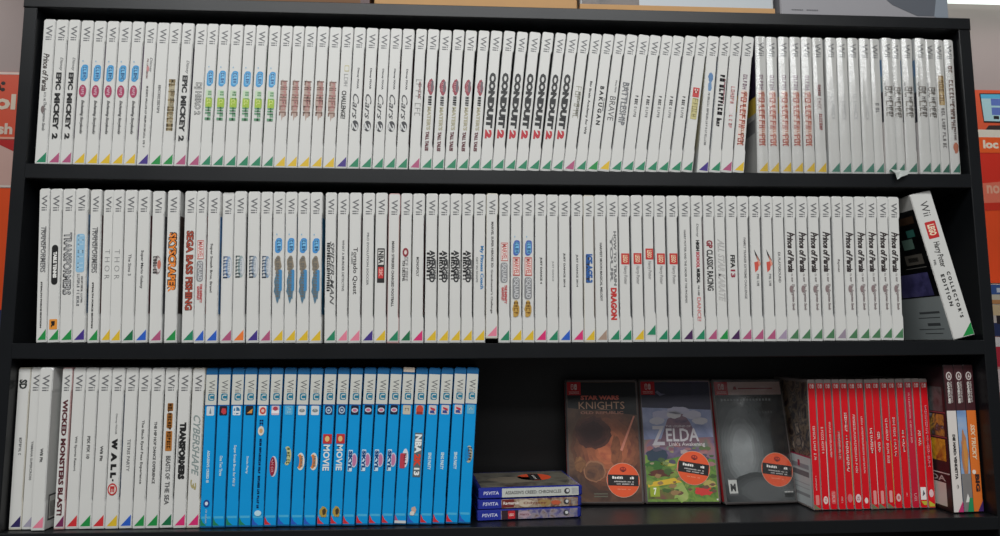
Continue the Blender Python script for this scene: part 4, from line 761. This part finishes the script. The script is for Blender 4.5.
def paintC(mb, fr, w, H):
    q = at(w, H)
    base(mb, fr, w, H, art([(12, 12, 13), (18, 19, 20), (28, 29, 30)], 16., 1.))
    for k in range(9):
        f = 1-k*.085; v = 40+k*12
        p = [(min(max(x, .0030), w-.0037), min(max(z, .0034), H-.0044)) for x, z in blobp(.33*w, .42*H, .43*w*f, .52*H*f, 51, 40, .05)]
        mb.decal(fr, p, art([(v-8, v-6, v-6), (v+4, v+7, v+7), (v+16, v+20, v+20)], 22., 2.+k), 1.2+.3*k)
    for k in range(5):
        f = 1-k*.13; v = 58+k*9
        p = [(min(max(x, .0030), w-.0037), min(max(z, .0034), H-.0044)) for x, z in blobp(.55*w, .10*H, .52*w*f, .14*H*f, 52, 40, .06)]
        mb.decal(fr, p, art([(v-8, v-6, v-6), (v+4, v+7, v+7)], 22., 3.+k), 4.2+.3*k)
    mb.decal(fr, [q(.20, .135), q(.965, .135), q(.965, .028), q(.20, .028)], ink((206, 176, 170)), 6)
    mb.decal(fr, [q(.36, .088), q(.85, .088), q(.85, .078), q(.36, .078)], ink((150, 40, 44)), 7)
    mb.decal(fr, [q(.29, .092), q(.345, .092), q(.33, .065), q(.30, .065)], ink((150, 40, 44)), 7)
    r = random.Random(2)
    for k in range(16): x = .1+.045*k; mb.decal(fr, [q(x, .185), q(x+.026, .185), q(x+.026, .168), q(x, .168)], ink((120, 122, 122)), 7)
    for k in range(9): x = .46+.04*k; mb.decal(fr, [q(x, .29), q(x+.022, .29), q(x+.022, .268+.008*r.random()), q(x, .268)], ink((74, 76, 76)), 7)
    mb.decal(fr, [q(.075, .93), q(.19, .93), q(.185, .80), q(.07, .80)], ink((206, 206, 200)), 8)
    mb.text(fr, 'M', *q(.095, .90), (.07*w, 0), (0, .06*H), ink((40, 40, 40)), 9, .04)
    mb.decal(fr, [q(.075, .812), q(.188, .812), q(.186, .80), q(.072, .80)], ink((90, 90, 90)), 9); mb.decal(fr, [q(.075, .93), q(.19, .93), q(.19, .915), q(.075, .915)], ink((90, 90, 90)), 9)
    mb.decal(fr, [q(.82, .955), q(.95, .955), q(.95, .925), q(.82, .925)], ink((30, 30, 30)), 8)
    for k in range(6): x = .825+.02*k; mb.decal(fr, [q(x, .918), q(x+.014, .918), q(x+.014, .908), q(x, .908)], ink((200, 200, 196)), 8)
zz = board_z(3, .2)+.0025
face_case((.0755, .0995, zz), -3.2, 10.2, 'face-out case with dark orange-brown battle cover, leftmost of three leaning', paintA, (.73*.1045, .185*.17, -.03))
face_case((.1810, .0955, zz), -3.2, 10.2, 'face-out case with purple sky over green meadow cover, middle of three', paintB, (.66*.1045, .275*.17, -.16))
face_case((.2868, .0815, zz), 2.6, 11.2, 'face-out case with black and misty grey cover under pale strip', paintC, (.76*.1045, .26*.17, -.14), True)

# ------------------------------------------------------------------ three small blue cases lying in a stack (135 x 105 x 13 mm)
vit = [('small blue case with multicoloured spine and red square, lowest of flat stack', 'c'), ('small blue case with brown picture spine, middle of flat stack', 'b'), ('small blue case with pale grey spine, topmost of flat stack', 'a')]
VH = .0132
for i, (lab, k) in enumerate(vit):
    root = empty('game_case', (-.0505+.0008*i, .0262+.0012*(i == 1), board_z(3, 0)+.0004+i*(VH+.0002)), (0, 0, R_(4.8)))
    tag(root, lab, 'game case', 'small blue cases stacked flat')
    L, Dp = .1335, .105
    mb = MB(); mb.box(0, L, .0002, Dp, 0, VH, mat((34, 44, 130), .25, .08, 40., coat=.4), .0016); mb.build('case_shell', root)
    mb = MB(); fr = (Vector((0, 0, 0)), X_, Z_, -Y_)
    mb.decal(fr, rrect(.001, .030, .0012, VH-.0012, .0006), mat((38, 50, 150), .3, .05, 40.), 1)
    mb.text(fr, 'PSVITA', .0065, .0048, (.0195, 0), (0, .0042), ink((206, 208, 230)), 2, .02, .1)
    bg = {'a': mat((196, 198, 192), .35, .05, 60.), 'b': art([(70, 46, 40), (130, 96, 76), (176, 160, 140), (110, 70, 56)], 110., 1.), 'c': art([(60, 50, 70), (96, 92, 140), (150, 140, 150), (110, 84, 70)], 110., 2.)}[k]
    mb.decal(fr, rrect(.030, L-.005, .0012, VH-.0012, .0004), bg, 1)
    tc = {'a': (80, 78, 78), 'b': (226, 214, 206), 'c': (226, 222, 226)}[k]
    if k == 'a': mb.text(fr, "ASSASSIN'S CREED: CHRONICLES", .034, .0046, (.072, 0), (0, .0042), ink(tc), 3, .02)
    if k == 'b':
        mb.decal(fr, rrect(.031, .046, .0018, VH-.0018, .0005), ink((112, 36, 34)), 2)
        mb.text(fr, 'Ragnarok', .0325, .0042, (.020, 0), (0, .005), ink(tc), 3, .03)
        mb.decal(fr, blobp(.062, .0066, .010, .0044, 3), ink((196, 180, 160)), 3); mb.decal(fr, blobp(.085, .0066, .008, .004, 5), ink((160, 130, 80)), 3); mb.decal(fr, blobp(.100, .0060, .006, .003, 7), ink((190, 90, 60)), 3)
        mb.text(fr, 'Odyssey', .058, .0042, (.03, 0), (0, .004), ink((120, 60, 50)), 4, .02)
    if k == 'c':
        mb.decal(fr, rrect(.031, .052, .0012, VH-.0012, .0004), ink((52, 36, 44)), 2)
        mb.decal(fr, rrect(.039, .048, .0018, VH-.0018, .0008), ink((190, 36, 46)), 3); mb.text(fr, 'LEGO', .0402, .005, (.0066, 0), (0, .0032), ink((236, 200, 190)), 4, .03)
        mb.decal(fr, blobp(.060, .0066, .008, .0044, 9), ink((176, 150, 160)), 3); mb.text(fr, 'Harry', .054, .0042, (.012, 0), (0, .004), ink((110, 60, 70)), 4, .02)
        mb.text(fr, 'MINIFIGURES', .070, .0046, (.022, 0), (0, .003), ink((150, 140, 150)), 3, .01)
    cx = .1135
    mb.decal(fr, ell(cx, .0066, .0036, .0036, 20), ink((56, 54, 60)), 3); mb.decal(fr, ell(cx+.0008, .0070, .0020, .0020, 14), ink((206, 206, 206)), 4)
    for q in range(5): mb.decal(fr, [(.120+q*.0016, .003), (.1206+q*.0016, .003), (.1206+q*.0016, .0102), (.120+q*.0016, .0102)], ink((130, 130, 140)), 3)
    mb.build('spine_sleeve', root)
    if k == 'a':
        mb = MB(); ft = (Vector((0, 0, VH)), X_, Y_, Z_)
        mb.decal(ft, rrect(.004, L-.004, .004, Dp-.004, .001), art([(60, 58, 54), (96, 92, 84), (116, 112, 100), (76, 60, 56)], 26., 4.), 1)
        mb.decal(ft, blobp(.05, .05, .03, .02, 5), ink((120, 110, 96)), 2)
        mb.build('front_cover', root)
        mb = MB(); fs = (Vector((.083, .062, VH)), X_, Y_, Z_)
        mb.decal(fs, ell(0, 0, .0228, .0228, 36), mat((218, 80, 44), .4, .04, 60.), 2)
        mb.decal(fs, [(-.0085, -.021), (.006, -.0218), (.0085, .021), (-.006, .0218)], mat((34, 32, 32), .4, .05, 60.), 3)
        for q in range(4): mb.decal(fs, [(-.002, -.014+q*.007), (.0015, -.014+q*.007), (.0015, -.010+q*.007), (-.002, -.010+q*.007)], ink((200, 196, 190)), 4)
        o = mb.build('round_sticker', root); o['label'] = 'round orange sticker with black band'

# ------------------------------------------------------------------ boxes on top of the unit
TOPZ = Z0+TT+.0004
card = mat((196, 152, 102), .75, .08, 40., bump=.1); card_d = mat((120, 84, 56), .75, .08, 40.)
def carton(x0, x1, H, label, kind):
    root = empty('carton', ((x0+x1)/2, .03, TOPZ))
    w = (x1-x0)/2
    tag(root, label, 'box', 'cartons on top of the shelving unit')
    body = {'card': card, 'old': card_d, 'print': mat((190, 192, 192), .4, .04, 20.), 'grey': mat((150, 148, 152), .45, .04, 12.)}[kind]
    mb = MB(); mb.box(-w, w, 0, .125, 0, H, body, .0016); mb.build('carton_body', root)
    fr = (Vector((0, -.0002, 0)), X_, Z_, -Y_)
    if kind in ('card', 'old'):
        mb = MB(); mb.box(-w-.0004, w+.0004, .05, .085, H, H+.0005, mat((170, 140, 100), .3, .05, 40.)); mb.box(-.0225+.0, .0225, -.0003, .0, H-.05, H, mat((186, 152, 108), .25, .05, 40.)); mb.build('packing_tape', root)
        if kind == 'old':
            mb = MB(); mb.decal(fr, [(w-.012, 0), (w, 0), (w, H), (w-.012, H)], ink((70, 26, 26)), 2); mb.build('printed_panel', root)
    if kind == 'print':
        mb = MB(); mb.box(-w-.0008, w+.0008, -.0010, .1258, 0, .0215, card); mb.build('cardboard_tray', root)
        mb = MB(); mb.decal(fr, [(-w+.002, .0216), (-w*.40, .0216), (-w*.40, H-.01), (-w+.002, H-.01)], art([(70, 58, 54), (96, 84, 78), (60, 50, 50)], 20., 2.), 2)
        mb.decal(fr, [(-w*.40, .0216), (w-.004, .0216), (w-.004, H-.01), (-w*.40, H-.01)], mat((186, 192, 196), .4, .04, 20.), 2); mb.build('printed_panel', root)
    if kind == 'grey':
        mb = MB()
        mb.decal(fr, [(-.012+.03, H), (.020, .050), (.040, .032), (.075, .0165), (.100, .0165), (.104, .04), (.098, H)], mat((86, 90, 98), .45, .05, 12.), 2)
        mb.decal(fr, [(.100, .0165), (w-.002, .004), (w-.002, H), (.098, H), (.104, .04)], mat((128, 136, 146), .45, .05, 12.), 2)
        for q in range(16):
            if q not in (7, 8): mb.decal(fr, [(-w+.016+q*.0024, .0205-.00004*q), (-w+.0176+q*.0024, .0205), (-w+.0176+q*.0024, .0220), (-w+.016+q*.0024, .0220)], ink((84, 84, 88)), 3)
        mb.build('printed_panel', root)
carton(-.4300, -.1950, .17, 'dull brown cardboard box at left on top of black shelving unit', 'old')
carton(-.1890, .0868, .19, 'plain tan cardboard box left of the printed one, above black shelves', 'card')
carton(.0912, .3630, .20, 'white printed carton in brown cardboard tray on top of unit', 'print')
carton(.3722, .6170, .21, 'large grey printed carton at right end on top of unit', 'grey')

# ------------------------------------------------------------------ the shop behind
WY = 1.8
def slab(name, x0, x1, y0, y1, z0, z1, m, parent=None):
    mb = MB(); mb.box(x0, x1, y0, y1, z0, z1, m); return mb.build(name, parent)
structure(slab('floor', -4, 4, -4, WY+.1, -.05, 0, mat((120, 116, 110), .5, .1, 3.)))
structure(slab('wall_back', -4, 4, WY, WY+.08, 0, 3.0, mat((172, 158, 156), .7, .05, 4.)))
structure(slab('ceiling', -4, 4, -4, WY+.1, 3.0, 3.05, mat((206, 206, 202), .8, .03, 4.)))
lamp = empty('ceiling_light', (1.6, 1.70, 2.803))
tag(lamp, 'long white strip lamp high on back wall, above grey carton', 'lamp')
slab('lamp_housing', -1.0, 1.0, -.05, .0995, .005, .09, mat((220, 222, 220), .4, .03, 10.), lamp)
slab('diffuser', -.98, .98, -.045, .045, -.055, .004, glow((240, 255, 246), 1.15), lamp)

def zq(z): return Z0+z
def poster(name, label, x0, x1, z0, z1, base_c, paint=None, cat='poster'):
    root_y = WY-.006
    mb = MB(); mb.box(x0, x1, root_y, WY-.0005, zq(z0), zq(z1), mat(base_c, .5, .04, 8.))
    fr = (Vector((0, root_y, Z0)), X_, Z_, -Y_)
    if paint: paint(mb, fr)
    o = mb.build(name)
    tag(o, label, cat)
    return o
def big(mb, fr, s, xr, z, w, h, c, lay=3, bold=.04):
    mb.text(fr, s, xr-w, z, (w, 0), (0, h), ink(c), lay, bold)
SLAY = 14
def pl(mb, fr):
    mb.decal(fr, [(-2.4, 1.043), (-1.4, 1.043), (-1.4, 1.0335), (-2.4, 1.0335)], ink((226, 206, 196)), SLAY)
    big(mb, fr, 'e:', -1.815, .966, .056, .040, (26, 20, 20), SLAY)
    big(mb, fr, 'ol', -1.772, .894, .078, .062, (226, 210, 190), SLAY)
    big(mb, fr, 'sh', -1.776, .797, .056, .044, (226, 206, 190), SLAY)
    mb.decal(fr, [(-2.4, .787), (-1.4, .787), (-1.4, .779), (-2.4, .779)], ink((232, 170, 150)), SLAY)
poster('wall_sign', 'orange wall sign with cream letters seen left of the shelving unit', -2.4, -1.4, .778, 1.044, (222, 82, 50), pl, 'sign')
def pl2(mb, fr):
    mb.decal(fr, [(-1.86, .776), (-1.4, .776), (-1.4, .640), (-1.70, .700)], ink((190, 30, 30)), SLAY)
    mb.decal(fr, [(-2.4, .600), (-1.4, .600), (-1.4, .592), (-2.4, .592)], ink((226, 214, 206)), SLAY)
poster('wall_poster', 'pale pink poster with dark red wedge under orange sign', -2.4, -1.4, .590, .7765, (214, 176, 166), pl2)
poster('wall_poster', 'bright orange poster at left edge below pale pink one', -2.4, -1.4, .130, .5885, (244, 84, 22))
poster('wall_poster', 'dark blue panel at far left edge under bright orange poster', -2.4, -1.4, -.30, .1285, (44, 48, 96))
def pr(mb, fr):
    mb.decal(fr, [(2.088, 1.030), (2.6, 1.038), (2.6, .90), (2.098, .905)], ink((30, 30, 34)), SLAY)
    mb.decal(fr, [(2.093, 1.026), (2.6, 1.034), (2.6, .908), (2.100, .911)], ink((176, 214, 222)), SLAY+1)
    mb.decal(fr, [(2.093, 1.026), (2.6, 1.034), (2.6, 1.015), (2.094, 1.008)], ink((90, 180, 220)), SLAY+2)
    for k, (a, b) in enumerate(((.978, 1.008), (.938, .970))):
        mb.decal(fr, [(2.136, a), (2.6, a), (2.6, b), (2.136, b)], ink((96, 120, 196)), SLAY+2)
    mb.decal(fr, [(2.142, .920), (2.165, .920), (2.165, .934), (2.142, .934)], ink((30, 30, 34)), SLAY+2)
    mb.decal(fr, [(2.118, .893), (2.6, .897), (2.6, .872), (2.100, .872)], ink((60, 44, 44)), SLAY+1)
    mb.decal(fr, [(2.06, .874), (2.6, .874), (2.6, .842), (2.06, .842)], ink((226, 220, 206)), SLAY+2)
    mb.decal(fr, [(2.0, .842), (2.6, .842), (2.6, .776), (2.0, .776)], ink((240, 96, 36)), SLAY+2)
    mb.text(fr, 'loc', 2.086, .794, (.066, 0), (0, .036), ink((240, 226, 206)), SLAY+4, .05)
poster('wall_sign', 'orange sign picturing a laptop, right of the shelving unit', 2.0, 2.6, .7765, 1.045, (224, 88, 50), pr, 'sign')
def pr2(mb, fr):
    mb.decal(fr, [(2.0, .640), (2.6, .700), (2.6, .56), (2.0, .556)], ink((232, 120, 96)), SLAY)
    mb.text(fr, 'nor', 2.086, .604, (.080, 0), (0, .036), ink((236, 176, 150)), SLAY+1, .03)
    mb.decal(fr, [(2.0, .562), (2.6, .585), (2.6, .545), (2.0, .532)], ink((214, 50, 30)), SLAY+1)
poster('wall_sign', 'red and salmon sign with pale letters below laptop sign', 2.0, 2.6, .545, .7755, (222, 46, 26), pr2, 'sign')
poster('wall_poster', 'plain bright orange panel low at right edge beside shelf', 2.0, 2.6, .236, .5445, (246, 82, 28))
# display rack with boxed goods at the far right
rack = empty('display_rack', (2.2, WY-.14, 0))
tag(rack, 'grey display rack at right edge holding boxed goods', 'rack')
slab('upright', -.28, -.265, 0, .13, 0, zq(-.287), mat((120, 122, 126), .4, .05, 10.), rack)
slab('upright', .265, .28, 0, .13, 0, zq(-.287), mat((120, 122, 126), .4, .05, 10.), rack)
slab('rack_shelf', -.2645, .2645, 0, .13, zq(-.305), zq(-.287), mat((120, 122, 126), .4, .05, 10.), rack)
def goods(x0, x1, z0, z1, label, c, bands):
    x0 -= .085; x1 -= .085; z0 *= .955; z1 *= .955; bands = [(a-.085, b-.085, e*.955, f*.955, cc) for a, b, e, f, cc in bands]
    mb = MB(); y0 = WY-.12; mb.box(x0, x1, y0, WY-.02, zq(z0), zq(z1), mat(c, .4, .05, 20.), .002)
    o = mb.build('product_box'); tag(o, label, 'box', 'boxed goods on the display rack')
    fr = (Vector((0, y0, Z0)), X_, Z_, -Y_); q = MB()
    for i, (a, b, e, f, cc) in enumerate(bands): q.decal(fr, [(a, e), (b, e), (b, f), (a, f)], ink(cc), 5+i)
    q.build('printed_panel', o)
goods(2.04, 2.30, -.298, .02, 'red and pink box at right edge, lowest on display rack', (206, 150, 146), [(2.045, 2.14, -.10, -.02, (190, 40, 60)), (2.05, 2.13, -.02, .018, (226, 220, 220)), (2.06, 2.14, -.2, -.11, (226, 206, 206))])
goods(2.04, 2.30, .021, .15, 'box with dark blue figure shapes at right edge on rack', (206, 196, 190), [(2.055, 2.2, .022, .075, (40, 52, 96)), (2.075, 2.2, .07, .105, (44, 34, 40)), (2.05, 2.2, .105, .148, (214, 190, 150))])
goods(2.04, 2.30, .151, .232, 'blue-topped cream box at right edge, topmost on rack', (206, 198, 180), [(2.045, 2.25, .19, .230, (60, 92, 156)), (2.085, 2.2, .198, .216, (206, 214, 226)), (2.045, 2.25, .152, .168, (196, 140, 90))])

# ------------------------------------------------------------------ light and camera
def area(name, loc, target, sx, sy, power, c=(1, 1, 1)):
    l = bpy.data.lights.new(name, 'AREA'); l.shape = 'RECTANGLE'; l.size = sx; l.size_y = sy; l.energy = power; l.color = c
    o = bpy.data.objects.new(name, l); COL.objects.link(o); o.location = loc
    o.rotation_euler = (Vector(target)-Vector(loc)).to_track_quat('-Z', 'Y').to_euler()
    return o
area('shop_ceiling_lamp', (-.2, -1.5, 2.93), (-.2, -1.4, 0), 2.6, .5, 55, (.985, 1, 1))
area('shop_ceiling_lamp', (-.2, -3.0, 2.93), (-.2, -2.6, 0), 3.2, .6, 34, (.985, 1, 1))
area('shop_ceiling_lamp', (-2.2, .9, 2.93), (-2.2, .95, 0), .4, 1.4, 9, (1, .98, .95))
area('shop_ceiling_lamp', (2.2, .9, 2.93), (2.2, .95, 0), .4, 1.4, 9, (1, .98, .95))
w = bpy.data.worlds.new('shop_ambience'); bpy.context.scene.world = w; w.use_nodes = True
bg = w.node_tree.nodes['Background']; bg.inputs['Color'].default_value = (.92, .96, 1, 1); bg.inputs['Strength'].default_value = .12

cd = bpy.data.cameras.new('camera'); cam = bpy.data.objects.new('camera', cd); COL.objects.link(cam)
cd.sensor_fit = 'HORIZONTAL'; cd.sensor_width = 36; cd.lens = 36*688.38/1000; cd.clip_start = .02
yaw, pitch, roll = .0586, .1103, -.0035
fwd = Vector((math.sin(yaw)*math.cos(pitch), math.cos(yaw)*math.cos(pitch), math.sin(pitch)))
rt = Vector((math.cos(yaw), -math.sin(yaw), 0)); up = rt.cross(fwd)
r2 = rt*math.cos(roll)+up*math.sin(roll); u2 = up*math.cos(roll)-rt*math.sin(roll)
M = Matrix((( r2.x, u2.x, -fwd.x), (r2.y, u2.y, -fwd.y), (r2.z, u2.z, -fwd.z))).to_4x4()
M.translation = Vector((-.0727, -.8594, Z0-.0033)); cam.matrix_world = M
sc = bpy.context.scene; sc.camera = cam
sc.view_settings.view_transform = 'Standard'; sc.view_settings.look = 'None'; sc.view_settings.gamma = 1; sc.view_settings.use_curve_mapping = False
sc.view_settings.exposure = 0.07
